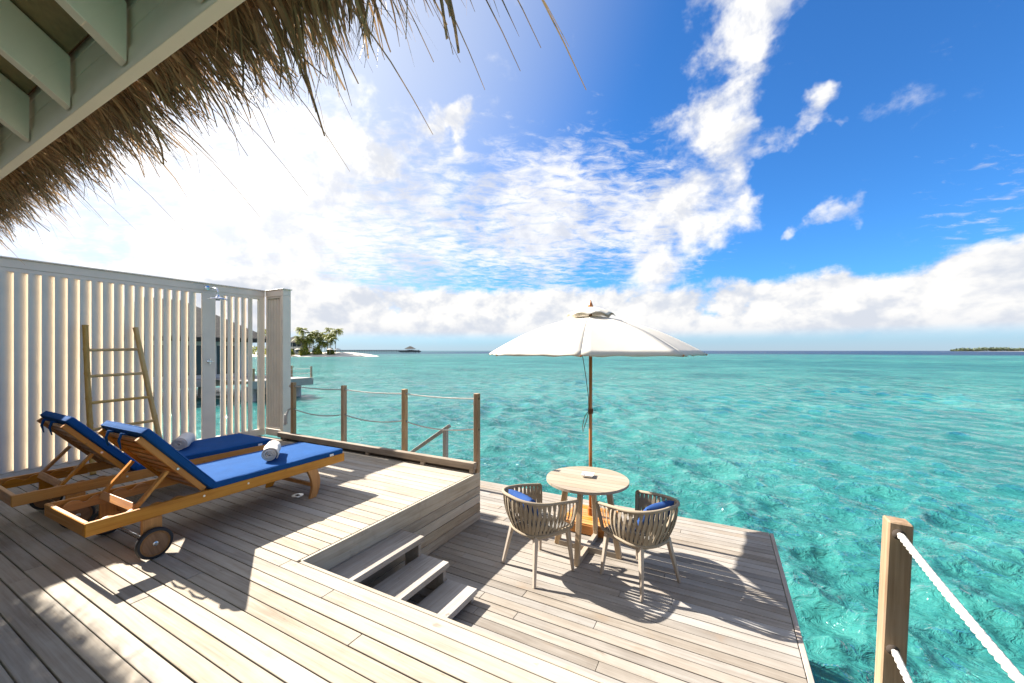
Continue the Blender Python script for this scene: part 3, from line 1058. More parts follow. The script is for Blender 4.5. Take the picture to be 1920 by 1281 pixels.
# ------------------------------------------------------------------ sun loungers
def rounded_slab(sx, sy, sz, r=0.018, seg=3, nx=6, ny=14, puff=0.004, seed=0):
    """a cushion: slab with rounded edges and a slightly uneven top"""
    bm = bmesh.new()
    bmesh.ops.create_cube(bm, size=1.0)
    bmesh.ops.scale(bm, vec=(sx, sy, sz), verts=bm.verts)
    bmesh.ops.bevel(bm, geom=list(bm.edges), offset=r, segments=seg, profile=0.5, affect='EDGES')
    for ax, n, L in ((0, nx, sx), (1, ny, sy)):
        for i in range(1, n):
            c = [0, 0, 0]
            nrm = [0, 0, 0]
            c[ax] = -L / 2 + L * i / n
            nrm[ax] = 1
            bmesh.ops.bisect_plane(bm, geom=list(bm.verts) + list(bm.edges) + list(bm.faces), plane_co=c, plane_no=nrm)
    for v in bm.verts:
        if v.co.z > 0:
            u, w = v.co.x / sx, v.co.y / sy
            v.co.z += puff * (math.cos(u * math.pi) * math.cos(w * math.pi) + 0.5 * math.sin(w * 19 + seed) * math.cos(u * 6 + seed))
        v.co.x += 0.003 * math.sin(v.co.y * 9 + seed)
    me = bpy.data.meshes.new('cushion')
    bm.to_mesh(me)
    bm.free()
    me.shade_smooth()
    me.set_sharp_from_angle(angle=math.radians(50))
    return me


def piping(sx, sy, z, parent):
    pts = []
    r = 0.02
    for cx_, cy_, a0 in ((1, 1, 0), (-1, 1, 90), (-1, -1, 180), (1, -1, 270)):
        for k_ in range(4):
            a = math.radians(a0 + 30 * k_)
            pts.append((cx_ * (sx / 2 - r) + (r - 0.0035) * math.cos(a), cy_ * (sy / 2 - r) + (r - 0.0035) * math.sin(a), z))
    pts.append(pts[0])
    MB().tube(pts, 0.0045, 6, False).build('piping', 'blue', parent, True)


def make_lounger(loc, rz):
    L = empty('sun_lounger', loc, rz)
    HW = 0.37
    for s in (-1, 1):
        o = piece('side_rail', (s * (HW - 0.015), 0, 0.322), (0.030, 1.98, 0.086), 'teak', L, 0.004)
        for yb in (-0.33, 0.0) if s > 0 else (-0.33,):
            MB().lathe([(0.009, 0.0), (0.008, 0.004)], n=10, axis='x').build('bolt', 'steel', o).location = (s * 0.0152 - (0.004 if s < 0 else 0), yb, 0.01)
        # notched rack for the prop
        top = []
        for i in range(31):
            y = -0.93 + 0.52 * i / 30
            q = (i / 30 * 4) % 1.0
            top.append((y, 0.315 + 0.012 * i / 30 + 0.042 * math.sin(q * math.pi) ** 0.8))
        MB().prism([(-0.93, 0.285)] + top + [(-0.41, 0.285)], s * (HW - 0.066) - 0.011, s * (HW - 0.066) + 0.011).build('rack', 'teak', L, bevel=0.002)
        # wheel side
        piece('wheel_leg', (s * (HW - 0.015), -0.65, 0.194), (0.030, 0.115, 0.168), 'teak_z', L, 0.004)
        w = MB().lathe([(0.073, -0.016), (0.088, -0.016), (0.088, 0.016), (0.073, 0.016), (0.073, -0.016)], n=36, axis='x', cap=False).build('wheel', 'wheel', L, 'auto', 0.002)
        w.location = (s * (HW + 0.030), -0.65, 0.107)
        w.rotation_euler = (rnd.uniform(0, 6), 0, 0)
        MB().lathe([(0.087, -0.020), (0.100, -0.018), (0.107, -0.008), (0.107, 0.008), (0.100, 0.018), (0.087, 0.020), (0.087, -0.020)], n=40, axis='x', cap=False).build('tyre', 'rubber', w, 'auto')
        MB().lathe([(0.004, s * 0.016), (0.017, s * 0.016), (0.016, s * 0.021), (0.009, s * 0.024), (0.007, s * 0.029)], n=16, axis='x').build('hub', 'steel', w, 'auto')
        MB().lathe([(0.074, -0.0163), (0.073, 0.0163)], n=36, axis='x').build('disc', 'wheel', w)
        # bowed leg at the foot end
        outer, inner = [], []
        for i in range(11):
            q = i / 10
            z = 0.285 * (1 - q)
            bow = 0.045 * math.sin(q * math.pi * 0.95)
            outer.append((0.66 + bow - 0.015 * q, z))
            inner.append((0.555 + bow * 0.9 + 0.02 * q, z))
        MB().prism(outer + inner[::-1], s * (HW - 0.016) - 0.0165, s * (HW - 0.016) + 0.0165).build('foot_leg', 'teak_z', L, bevel=0.003)
    piece('head_rail', (0, -0.975, 0.322), (2 * HW - 0.062, 0.030, 0.0855), 'teak_x', L, 0.004)
    piece('foot_rail', (0, 0.975, 0.322), (2 * HW - 0.062, 0.030, 0.0855), 'teak_x', L, 0.004)
    piece('stretcher', (0, 0.62, 0.13), (2 * HW - 0.07, 0.022, 0.035), 'teak_x', L, 0.003)
    piece('stretcher', (0, -0.60, 0.215), (2 * HW - 0.062, 0.022, 0.06), 'teak_x', L, 0.003)
    MB().tube([(-HW - 0.02, -0.65, 0.107), (HW + 0.02, -0.65, 0.107)], 0.008, 10).build('axle', 'steel', L, True)
    for i in range(13):
        piece('slat', (0, -0.24 + i * 0.098, 0.341), (2 * HW - 0.062, 0.06, 0.018), 'teak_x', L, 0.002)
    # raised backrest
    a = math.radians(50.0)
    H = Vector((0, -0.334, 0.368))
    B = empty('backrest', tuple(H))
    B.parent = L
    # local +y goes up the back towards the head, local +z is the lying side
    B.rotation_euler = Matrix(((-1, 0, 0), (0, -math.cos(a), math.sin(a)), (0, math.sin(a), math.cos(a)))).to_euler()
    for s in (-1, 1):
        piece('back_rail', (s * (HW - 0.052), 0.30, 0.020), (0.032, 0.625, 0.042), 'teak', B, 0.003)
        MB().lathe([(0.009, 0.0), (0.008, 0.004)], n=10, axis='x').build('bolt', 'steel', B).location = (s * (HW - 0.036) - (0.004 if s < 0 else 0), 0.26, 0.02)
    for i in range(8):
        piece('back_slat', (0, 0.03 + i * 0.077, 0.028), (2 * HW - 0.137, 0.055, 0.014), 'teak_x', B, 0.002)
    bc = link('back_cushion', rounded_slab(0.715, 0.70, 0.062, puff=0.003, seed=2.1, ny=8), M['blue'], B)
    bc.location = (0, 0.288, 0.074)
    piping(0.715, 0.70, 0.021, bc)
    piping(0.715, 0.70, -0.021, bc)
    # ties at the head
    for sx in (-0.1, 0.12):
        tie = MB()
        tie.tube([(sx, 0.60, 0.04), (sx + 0.01, 0.63, 0.02), (sx + 0.02, 0.60, -0.02), (sx + 0.03, 0.54, -0.05)], [0.006, 0.012, 0.009, 0.004], 6)
        tie.build('tie', 'blue', B, True)
    # prop
    for s in (-1, 1):
        MB().bar((s * 0.285, -0.53, 0.572), (s * 0.285, -0.716, 0.352), 0.022, 0.040, (1, 0, 0)).build('prop', 'teak_z', L, bevel=0.003)
    piece('prop_bar', (0, -0.716, 0.357), (0.54, 0.020, 0.052), 'teak_x', L, 0.003, rot=(math.radians(-35), 0, 0))
    # seat cushion
    sc = link('seat_cushion', rounded_slab(0.725, 1.255, 0.062, puff=0.003, seed=0.4), M['blue'], L)
    sc.location = (0, 0.355, 0.3825)
    piping(0.725, 1.255, 0.021, sc)
    piping(0.725, 1.255, -0.021, sc)
    tg = MB().box((0, 0, 0), (0.0015, 0.045, 0.06)).build('care_tag', 'tagw', sc)
    tg.location = (0.3655, 0.48, -0.025)
    tg.rotation_euler = (0, math.radians(-6), 0)
    pr = MB()
    for i in range(3):
        pr.box((0.0012, 0, 0.012 - 0.011 * i), (0.0006, 0.022 - 0.005 * (i == 2), 0.003))
    p_ = pr.build('tag_print', 'tagp', sc)
    p_.location = (0.366, 0.48, -0.025)
    p_.rotation_euler = (0, math.radians(-6), 0)
    return L


near = make_lounger((-3.96, 1.93, 0.0), math.radians(0.8))
tag(near, 'teak wheeled lounger with sunlit blue cushion, nearer of the two', 'sun lounger', 'loungers on the upper deck')
far = make_lounger((-5.12, 1.86, 0.0), math.radians(-0.6))
tag(far, 'teak wheeled lounger with shaded dark blue cushion, next to slatted screen', 'sun lounger', 'loungers on the upper deck')


# ------------------------------------------------------------------ rolled towels
def make_towel(loc, rz, label, seed, flap):
    r0 = random.Random(seed)
    o = empty('rolled_towel', loc, rz)
    tag(o, label, 'towel', 'rolled towels on the loungers')
    turns, n = 4.6, 120
    Ln = 0.36
    pts = []
    for i in range(n + 1):
        a = turns * 2 * math.pi * i / n
        r = 0.012 + 0.060 * (i / n) ** 0.9
        r *= 1 + 0.05 * math.sin(a * 1.3 + seed)
        pts.append((r * math.cos(a), r * math.sin(a) * 0.93))
    if flap:
        ex, ez = pts[-1]
        for j in range(1, 7):
            pts.append((ex + 0.020 * j, ez - 0.004 * j - 0.0014 * j * j))
    m_ = len(pts)
    xs = 15
    vs, fs = [], []
    th = 0.0075
    for side in (0, 1):
        for k in range(xs):
            q = k / (xs - 1)
            for i, (y, z) in enumerate(pts):
                r = math.hypot(y, z) or 1e-6
                sc = (r - side * th) / r
                tele = 0.012 * (1 - i / m_) * (1 if q > 0.5 else -1) * abs(2 * q - 1) ** 3
                wob = 0.004 * math.sin(q * 9 + i * 0.11 + seed) + 0.002 * math.sin(q * 31 + i * 0.3)
                vs.append((-Ln / 2 + Ln * q + tele + 0.006 * math.sin(i * 0.17 + seed) * (abs(2 * q - 1) ** 2), y * sc + wob * (i > m_ * .7), 0.068 + z * sc + wob * 0.6 * (i > m_ * .7)))
    base = xs * m_
    for k in range(xs - 1):
        for i in range(m_ - 1):
            a, b_, c, d = k * m_ + i, k * m_ + i + 1, (k + 1) * m_ + i + 1, (k + 1) * m_ + i
            fs.append((a, b_, c, d))
            fs.append((base + d, base + c, base + b_, base + a))
    for k in (0, xs - 1):
        for i in range(m_ - 1):
            a, b_ = k * m_ + i, k * m_ + i + 1
            fs.append((a, base + a, base + b_, b_))
    for i in (0, m_ - 1):
        for k in range(xs - 1):
            a, b_ = k * m_ + i, (k + 1) * m_ + i
            fs.append((a, b_, base + b_, base + a))
    mb = MB()
    mb.add(vs, fs)
    mb.build('roll', 'towel', o, True)
    return o


make_towel((-3.93, 2.33, 0.4165), math.radians(145), 'tightly rolled white towel lying in sun on the nearer lounger', 3, False)
make_towel((-5.20, 2.13, 0.4165), math.radians(147), 'rolled white towel with loose flap on the shaded lounger', 8, True)

# ------------------------------------------------------------------ bamboo towel ladder
bl = empty('bamboo_ladder', (-6.75, 2.1, 0.0))
tag(bl, 'tapering bamboo towel ladder leaning on the slatted screen', 'ladder')
B0 = Vector((-6.75, 2.1, 0))
ends = [(Vector((-6.56, 1.80, 0.0)), Vector((-6.985, 1.85, 1.79))), (Vector((-6.62, 2.50, 0.0)), Vector((-6.985, 2.325, 1.785)))]


def bamboo(a, b_, r, nodes, name):
    a, b_ = a - B0, b_ - B0
    d = (b_ - a)
    pts, rs = [], []
    for i in range(nodes):
        q0, q1 = i / nodes, (i + 1) / nodes
        for q, k in ((q0 + 0.004, 1.0), (q0 + 0.02 / max(0.3, d.length), 0.95), ((q0 + q1) / 2, 0.93), (q1 - 0.02 / max(0.3, d.length), 0.96), (q1 - 0.004, 1.08)):
            pts.append(a + d * q + Vector((0.004 * math.sin(q * 7 + r * 99), 0.004 * math.cos(q * 5), 0)))
            rs.append(r * k)
    mid_ = (a + b_) / 2
    mb = MB().tube([p - mid_ for p in pts], rs, 12)
    o = mb.build(name, 'bamboo', bl, True)
    o.location = mid_
    return o


for a, b_ in ends:
    bamboo(a, b_, 0.030, 6, 'rail')
for h in (0.22, 0.52, 0.835, 1.155, 1.475):
    pa = ends[0][0].lerp(ends[0][1], h / 1.79)
    pb = ends[1][0].lerp(ends[1][1], (h + 0.012) / 1.785)
    bamboo(pa, pb, 0.019, 2, 'rung')

# ------------------------------------------------------------------ outdoor shower
sh = empty('wall_shower', (WX + 0.043, 3.20, 1.3))
tag(sh, 'chrome rain shower head on a short arm above the slatted screen', 'shower')
H0 = Vector((WX + 0.043, 3.20, 1.3))
MB().lathe([(0.034, 0.0), (0.034, 0.006), (0.02, 0.014)], n=24, axis='x').build('flange', 'chrome', sh, 'auto').location = (0.0, 0, 1.145)
MB().tube([(0.0, 0, 1.145), (0.20, 0, 1.125), (0.27, 0, 1.115), (0.30, 0, 1.085), (0.305, 0, 1.01)], 0.0115, 12).build('arm', 'chrome', sh, True)
MB().lathe([(0.012, 0.075), (0.022, 0.07), (0.03, 0.045), (0.075, 0.03), (0.118, 0.012), (0.124, 0.0), (0.118, -0.006), (0.001, -0.007)], n=36).build('shower_head', 'chrome', sh, 'auto').location = (0.305, 0, 0.945)
tp = MB().lathe([(0.024, 0.0), (0.024, 0.005), (0.013, 0.012), (0.013, 0.045), (0.002, 0.047)], n=20, axis='x').build('tap', 'chrome', sh, 'auto')
tp.location = (0.001, 0.015, 0.0)
hd = MB()
hd.bar((0.045, -0.045, 0), (0.045, 0.045, 0), 0.011, 0.011, (1, 0, 0))
hd.bar((0.045, 0, -0.045), (0.045, 0, 0.045), 0.010, 0.010, (1, 0, 0))
hd.build('handle', 'chrome', tp, bevel=0.003)

# recessed deck plate by the lounger's foot
dl = empty('deck_drain', (-3.80, 2.52, 0.0))
tag(dl, 'small oval steel plate set on the deck beside lounger leg', 'plate')
MB().lathe([(0.055, 0.0015), (0.054, 0.005), (0.042, 0.006), (0.001, 0.006)], n=28).build('plate', 'steel', dl, 'auto')
MB().box((0, 0, 0.0075), (0.04, 0.028, 0.003)).build('insert', 'rubber', dl)

# ------------------------------------------------------------------ round table
TB = Vector((-1.225, 3.945, LOW))
tb = empty('round_table', TB)
tag(tb, 'round pale slatted wooden table between the two chairs', 'table')
TH, TR = 0.742, 0.415
ns = 9
for i in range(ns):
    y0 = -TR + 2 * TR * i / ns + 0.0018
    y1 = -TR + 2 * TR * (i + 1) / ns - 0.0018
    poly = []
    for j in range(9):
        y = y0 + (y1 - y0) * j / 8
        poly.append((math.sqrt(max(0, TR * TR - y * y)), y))
    poly += [(-x, y) for x, y in poly[::-1]]
    poly = [p for j, p in enumerate(poly) if math.dist(p, poly[j - 1]) > 1e-5]
    mb = MB()
    n = len(poly)
    mb.add([(x, y, 0.0) for x, y in poly] + [(x, y, 0.026) for x, y in poly],
           [tuple(range(n - 1, -1, -1)), tuple(range(n, 2 * n))] + [(q, (q + 1) % n, (q + 1) % n + n, q + n) for q in range(n)])
    o = mb.build('top_slat', 'pale', tb, bevel=0.0)
    o.location = (0, 0, TH - 0.026)
for dx_, dy_ in ((1, 0), (-1, 0), (0, 1), (0, -1)):
    mb = MB().bar((dx_ * 0.325, dy_ * 0.325, 0.001), (dx_ * 0.215, dy_ * 0.215, TH - 0.028), 0.055, 0.045, (dy_, dx_, 0))
    mb.v = [(x, y, max(0.001, min(TH - 0.027, z))) for x, y, z in mb.v]
    mb.build('leg', 'pale_z', tb, bevel=0.003, loc=(dx_ * 0.27, dy_ * 0.27, 0.36))
piece('foot_bar', (0, 0, 0.0275), (0.60, 0.048, 0.050), 'pale', tb, 0.003)
for s in (-1, 1):
    o = piece('foot_bar', (0, s * 0.163, 0.0275), (0.275, 0.048, 0.049), 'pale', tb, 0.003)
    o.rotation_euler = (0, 0, math.radians(90))
piece('under_frame', (0, 0, TH - 0.045), (0.46, 0.05, 0.034), 'pale', tb, 0.002)

# ashtray
at_ = MB()
def tray(mb, s, s2, h, t_):
    o_ = [(-s2, -s2, 0), (s2, -s2, 0), (s2, s2, 0), (-s2, s2, 0)]
    tp_ = [(-s, -s, h), (s, -s, h), (s, s, h), (-s, s, h)]
    ti = [(-s + t_, -s + t_, h), (s - t_, -s + t_, h), (s - t_, s - t_, h), (-s + t_, s - t_, h)]
    bi = [(-s2 + t_, -s2 + t_, t_), (s2 - t_, -s2 + t_, t_), (s2 - t_, s2 - t_, t_), (-s2 + t_, s2 - t_, t_)]
    vs = o_ + tp_ + ti + bi
    fs = [(3, 2, 1, 0), (12, 13, 14, 15)]
    for g in (0, 4, 8):
        for q in range(4):
            fs.append((g + q, g + (q + 1) % 4, g + 4 + (q + 1) % 4, g + 4 + q))
    mb.add(vs, fs)
tray(at_, 0.062, 0.045, 0.028, 0.007)
ao = at_.build('ashtray', 'white', None, 'auto', 0.002)
ao.location = (-1.235, 4.0, LOW + TH + 0.0005)
ao.rotation_euler = (0, 0, math.radians(10))
tag(ao, 'small square white ceramic ashtray on the round table', 'ashtray')


# ------------------------------------------------------------------ woven rope armchairs
def make_chair(loc, rz):
    c = empty('woven_armchair', loc, rz)

    def U(s, top):
        """horseshoe from the right arm tip round the back to the left arm tip, s in -1..1"""
        q = abs(s)
        sg = 1 if s > 0 else -1
        if top:
            a, yb, yf, z0, z1 = 0.288, -0.315, 0.255, 0.735, 0.655
        else:
            a, yb, yf, z0, z1 = 0.232, -0.225, 0.225, 0.402, 0.418
        if q < 0.62:
            t_ = q / 0.62 * math.pi / 2
            x = a * math.sin(t_) ** 0.82
            y = yb + (0.0 - yb - 0.02) * (1 - math.cos(t_) ** 0.85)
        else:
            k_ = (q - 0.62) / 0.38
            x = a - (0.018 if top else 0.004) * k_ * k_
            y = -0.02 + (yf + 0.02) * k_
        z = z0 + (z1 - z0) * (q ** 1.4)
        return Vector((sg * x, y, z))
    pts = [U(-1 + 2 * i / 56, True) for i in range(57)]
    MB().tube(pts, 0.0145, 10).build('top_rail', 'strap', c, True)
    pts = [U(-1 + 2 * i / 56, False) for i in range(57)]
    MB().tube([p + Vector((0, 0, -0.006)) for p in pts], 0.015, 8).build('seat_rail', 'strap', c, True)
    for s in (-1, 1):
        MB().bar(U(s, False), U(s, True), 0.030, 0.026, (0, 1, 0)).build('arm_post', 'strap', c, bevel=0.005)
    # flat woven straps, crossing more towards the back corners
    N = 62
    for i in range(N):
        s = -0.965 + 1.93 * i / (N - 1)
        q = abs(s)
        lean = 0.055 * math.exp(-((q - 0.45) / 0.28) ** 2) + 0.012
        sg = 1 if i % 2 else -1
        a, b_ = U(max(-1, min(1, s - sg * lean)), False), U(max(-1, min(1, s + sg * lean * 0.55)), True)
        outw = Vector((a.x + b_.x, a.y + b_.y + 0.06, 0)).normalized()
        side = Vector((-outw.y, outw.x, 0))
        w = 0.0113
        off_ = outw * (0.006 * sg)
        vs, fs = [], []
        nseg = 5
        for j in range(nseg + 1):
            k_ = j / nseg
            p = a.lerp(b_, k_) + outw * (0.018 * math.sin(k_ * math.pi)) + off_ * math.sin(k_ * math.pi) + outw * (0.013 * (1 - abs(2 * k_ - 1)) * 0)
            vs += [p + side * w + outw * 0.0022, p - side * w + outw * 0.0022, p - side * w - outw * 0.0022, p + side * w - outw * 0.0022]
        for j in range(nseg):
            for e in range(4):
                b0 = j * 4
                fs.append((b0 + e, b0 + (e + 1) % 4, b0 + 4 + (e + 1) % 4, b0 + 4 + e))
        fs += [(0, 1, 2, 3), (nseg * 4 + 3, nseg * 4 + 2, nseg * 4 + 1, nseg * 4)]
        MB().add(vs, fs).build('strap', 'strap', c)
    # seat pan
    n = 40
    ring = [U(-1 + 2 * i / n, False) for i in range(n + 1)]
    poly = [Vector((p.x * 0.955, p.y * 0.955, 0)) for p in ring]
    m_ = len(poly)
    MB().add([(p.x, p.y, 0.402) for p in poly] + [(p.x, p.y, 0.430) for p in poly],
             [tuple(range(m_ - 1, -1, -1)), tuple(range(m_, 2 * m_))] + [(q, (q + 1) % m_, (q + 1) % m_ + m_, q + m_) for q in range(m_)]).build('seat', 'seat', c, bevel=0.006)
    # wooden apron and splayed tapering legs
    tops = [(-0.205, 0.19), (0.205, 0.19), (-0.175, -0.165), (0.175, -0.165)]
    feet = [(-0.243, 0.226), (0.243, 0.226), (-0.245, -0.235), (0.245, -0.235)]
    for (tx, ty), (fx, fy) in zip(tops, feet):
        vs = []
        for (x, y, z, w) in ((fx, fy, 0.001, 0.0125), (tx, ty, 0.396, 0.0205)):
            vs += [(x - w, y - w, z), (x + w, y - w, z), (x + w, y + w, z), (x - w, y + w, z)]
        mx, my = (tx + fx) / 2, (ty + fy) / 2
        MB().add(vs, [(3, 2, 1, 0), (4, 5, 6, 7), (0, 1, 5, 4), (1, 2, 6, 5), (2, 3, 7, 6), (3, 0, 4, 7)]).build('leg', 'chairleg', c, bevel=0.004, loc=(mx, my, 0.2))
    ap = MB()
    for a, b_ in ((0, 1), (1, 3), (3, 2), (2, 0)):
        ap.bar((*tops[a], 0.376), (*tops[b_], 0.376), 0.022, 0.036)
    ap.build('apron', 'chairleg', c, bevel=0.003)
    return c


ch1 = make_chair((-1.545, 3.425, LOW), math.radians(63 - 90))
tag(ch1, 'taupe woven strap armchair left of the table, pleated blue pillow inside', 'armchair', 'woven armchairs at the round table')
ch2 = make_chair((-0.662, 3.685, LOW), math.radians(150 - 90))
tag(ch2, 'taupe woven strap armchair right of the table, plain blue pillow inside', 'armchair', 'woven armchairs at the round table')


def make_pillow(w, h, th, seed, pleat):
    n = 22
    vs, fs = [], []
    for side in (1, -1):
        for j in range(n + 1):
            for i in range(n + 1):
                u, v = -1 + 2 * i / n, -1 + 2 * j / n
                pin = 1 - 0.09 * (u * u * v * v) * 0 - 0.07 * (1 - abs(u) ** 2) * abs(v) ** 4 - 0.07 * (1 - abs(v) ** 2) * abs(u) ** 4
                z = th * (max(0, (1 - u ** 4)) * max(0, (1 - v ** 4))) ** 0.45
                z += 0.006 * math.sin(u * 5 + seed) * math.sin(v * 6 + seed * 2) * (1 - u ** 4) * (1 - v ** 4)
                if pleat:
                    z += 0.006 * math.sin(u * 26 + 1.5 * math.sin(v * 4)) * (1 - v ** 6) * (1 - u ** 8)
                vs.append((u * w / 2 * pin, v * h / 2 * pin, side * z))
    b0 = (n + 1) ** 2
    for j in range(n):
        for i in range(n):
            a = j * (n + 1) + i
            fs.append((a, a + 1, a + n + 2, a + n + 1))
            fs.append((b0 + a + n + 1, b0 + a + n + 2, b0 + a + 1, b0 + a))
    me = MB().add(vs, fs).mesh('pillow')
    bm = bmesh.new()
    bm.from_mesh(me)
    bmesh.ops.remove_doubles(bm, verts=bm.verts, dist=0.0004)
    bmesh.ops.recalc_face_normals(bm, faces=bm.faces)
    bm.to_mesh(me)
    bm.free()
    me.shade_smooth()
    return me


def put_pillow(chair_loc, rz, me, label, mat, dx=0.0, lift=0.0):
    o = link('throw_pillow', me, M[mat])
    R = Matrix.Rotation(rz, 4, 'Z') @ Matrix.Translation((dx, -0.150, 0.600 + lift)) @ Matrix.Rotation(math.radians(120), 4, 'X')
    o.matrix_world = Matrix.Translation(chair_loc) @ R
    tag(o, label, 'pillow', 'blue pillows on the chairs')
    return o


put_pillow((-1.545, 3.425, LOW), math.radians(63 - 90), make_pillow(0.36, 0.27, 0.055, 1.0, True), 'pleated blue pillow leaning in the left woven armchair', 'blue2', 0.0, 0.012)
put_pillow((-0.662, 3.685, LOW), math.radians(150 - 90), make_pillow(0.36, 0.27, 0.055, 2.0, False), 'smooth blue pillow leaning in the right woven armchair', 'blue2', 0.02, 0.012)

# ------------------------------------------------------------------ parasol
PB = Vector((-1.365, 4.53, LOW))
pa_ = empty('parasol', PB)
tag(pa_, 'white octagonal parasol on a varnished pole behind the table', 'parasol')
TOPZ, RIMZ, RAD = 1.86 - LOW, 1.435 - LOW, 1.25
MB().tube([(0, 0, 0.05), (0, 0, 1.0), (0, 0, 2.52)], 0.0195, 16).build('pole', 'pole', pa_, True)
va = [math.radians(28 - 15 - 45 * k) for k in range(8)]
rv = 0.17


def canopy_pt(k, q, side, rimz=RIMZ):
    """corner direction k (may be fractional), q from vent to rim"""
    k0 = int(math.floor(k)) % 8
    fr_ = k - math.floor(k)
    a0, a1 = va[k0], va[(k0 + 1) % 8]
    p0 = Vector((math.cos(a0), math.sin(a0), 0))
    p1 = Vector((math.cos(a1), math.sin(a1), 0))
    r = rv + (RAD - rv) * q
    p = p0.lerp(p1, fr_) * r
    arch = 0.050 * math.sin(q * math.pi)
    z = TOPZ - (TOPZ - RIMZ) * (0.92 * q + 0.08 * q * q) + arch
    sagm = 4 * fr_ * (1 - fr_)
    z -= 0.020 * sagm * math.sin(q * math.pi) + 0.0
    z += 0.020 * sagm * q ** 3 * 0.0
    if q > 0.93:
        z += 0.004 * math.sin(fr_ * 20)
    p = p * (1 - 0.022 * sagm * q ** 4)
    return Vector((p.x, p.y, z))


for k in range(8):
    vs, fs = [], []
    nu, nq = 10, 14
    for j in range(nq + 1):
        for i in range(nu + 1):
            vs.append(canopy_pt(k + i / nu, j / nq, 0))
    # hem turned down
    for i in range(nu + 1):
        p = canopy_pt(k + i / nu, 1.0, 0)
        vs.append(p + Vector((0, 0, -0.022)) * (0.8 + 0.3 * math.sin(i * 1.7 + k)) - Vector((p.x, p.y, 0)) * 0.006)
    for j in range(nq + 1):
        for i in range(nu):
            a = j * (nu + 1) + i
            fs.append((a, a + 1, a + nu + 2, a + nu + 1))
    o = MB().add(vs, fs).build('canopy_panel', 'canopy', pa_, True)
    so_ = o.modifiers.new('thickness', 'SOLIDIFY')
    so_.thickness = 0.0015
    # rib under the seam
    mb = MB()
    prev = None
    for j in range(nq):
        pa2, pb2 = canopy_pt(k, j / nq, 0), canopy_pt(k, (j + 1) / nq, 0)
        d_ = Vector((0, 0, -0.014))
        mb.bar(pa2 + d_, pb2 + d_, 0.013, 0.018)
    mb.build('rib', 'pole', pa_)
    q_ = canopy_pt(k, 0.55, 0)
    MB().bar(q_ + Vector((0, 0, -0.02)), Vector((math.cos(va[k]) * 0.05, math.sin(va[k]) * 0.05, 2.10)), 0.012, 0.016).build('strut', 'pole', pa_)
MB().lathe([(0.05, 2.07), (0.05, 2.13)], n=16).build('runner', 'pole', pa_, 'auto', 0.004)
# vent cap: scalloped little roof above the opening
vs, fs = [], []
nc, nr_ = 64, 8
for j in range(nr_ + 1):
    q = j / nr_
    for i in range(nc):
        a = 2 * math.pi * i / nc
        ph = (i / nc * 8) % 1.0
        oct_ = 1 - 0.06 * 4 * ph * (1 - ph)
        r = 0.015 + (0.285 - 0.015) * q * oct_
        aa = va[0] - a
        lift = 0.032 * (4 * ph * (1 - ph)) * q ** 2
        wr = 0.0025 * math.sin(a * 24 + 2 * q) * q
        vs.append((r * math.cos(aa), r * math.sin(aa), TOPZ + 0.120 - 0.115 * q ** 1.8 + lift + wr))
for j in range(nr_):
    for i in range(nc):
        i2 = (i + 1) % nc
        fs.append((j * nc + i, j * nc + i2, (j + 1) * nc + i2, (j + 1) * nc + i))
vc = MB().add(vs, fs).build('vent_cap', 'canopy', pa_, True)
vc.modifiers.new('thickness', 'SOLIDIFY').thickness = 0.002
MB().lathe([(0.026, -0.01), (0.032, 0.012), (0.026, 0.030), (0.012, 0.065), (0.004, 0.085)], n=16).build('finial', 'pole', pa_, True).location = (0, 0, TOPZ + 0.115)
# pull cord with its loop
mb = MB()
mb.tube([(-0.075, -0.07, 1.99), (-0.045, -0.04, 1.75), (-0.018, -0.022, 1.50), (-0.016, -0.02, 1.32)], 0.004, 6)
mb.tube([(-0.02, -0.025, 1.34), (-0.06, -0.045, 1.27), (-0.085, -0.05, 1.15), (-0.075, -0.05, 1.09), (-0.062, -0.05, 1.15), (-0.03, -0.035, 1.26), (-0.016, -0.022, 1.33)], 0.0042, 6)
for h in (1.315, 1.33, 1.345, 1.36):
    mb.tube([(0.024 * math.cos(i * math.pi / 8), 0.024 * math.sin(i * math.pi / 8), h + 0.004 * math.sin(i)) for i in range(17)], 0.006, 6)
mb.build('pull_cord', 'cord', pa_, True)
# slatted wooden base
for i in range(9):
    piece('base_slat', (0, -0.235 + i * 0.0585, 0.118), (0.53, 0.050, 0.018), 'teak_x', pa_, 0.003)
for s in (-1, 1):
    piece('base_side', (0, s * 0.255, 0.0585), (0.52, 0.022, 0.100), 'teak_x', pa_, 0.003)
    piece('base_side', (s * 0.252, 0, 0.0585), (0.022, 0.486, 0.098), 'teak', pa_, 0.003)
MB().lathe([(0.035, 0.127), (0.035, 0.21), (0.028, 0.215)], n=16).build('base_collar', 'pole', pa_, 'auto')


# ------------------------------------------------------------------ neighbouring villa and its jetty
def far_box(name, c, s, mat, parent, org, bevel=0.0):
    return piece(name, Vector(c) - Vector(org), s, mat, parent, bevel)


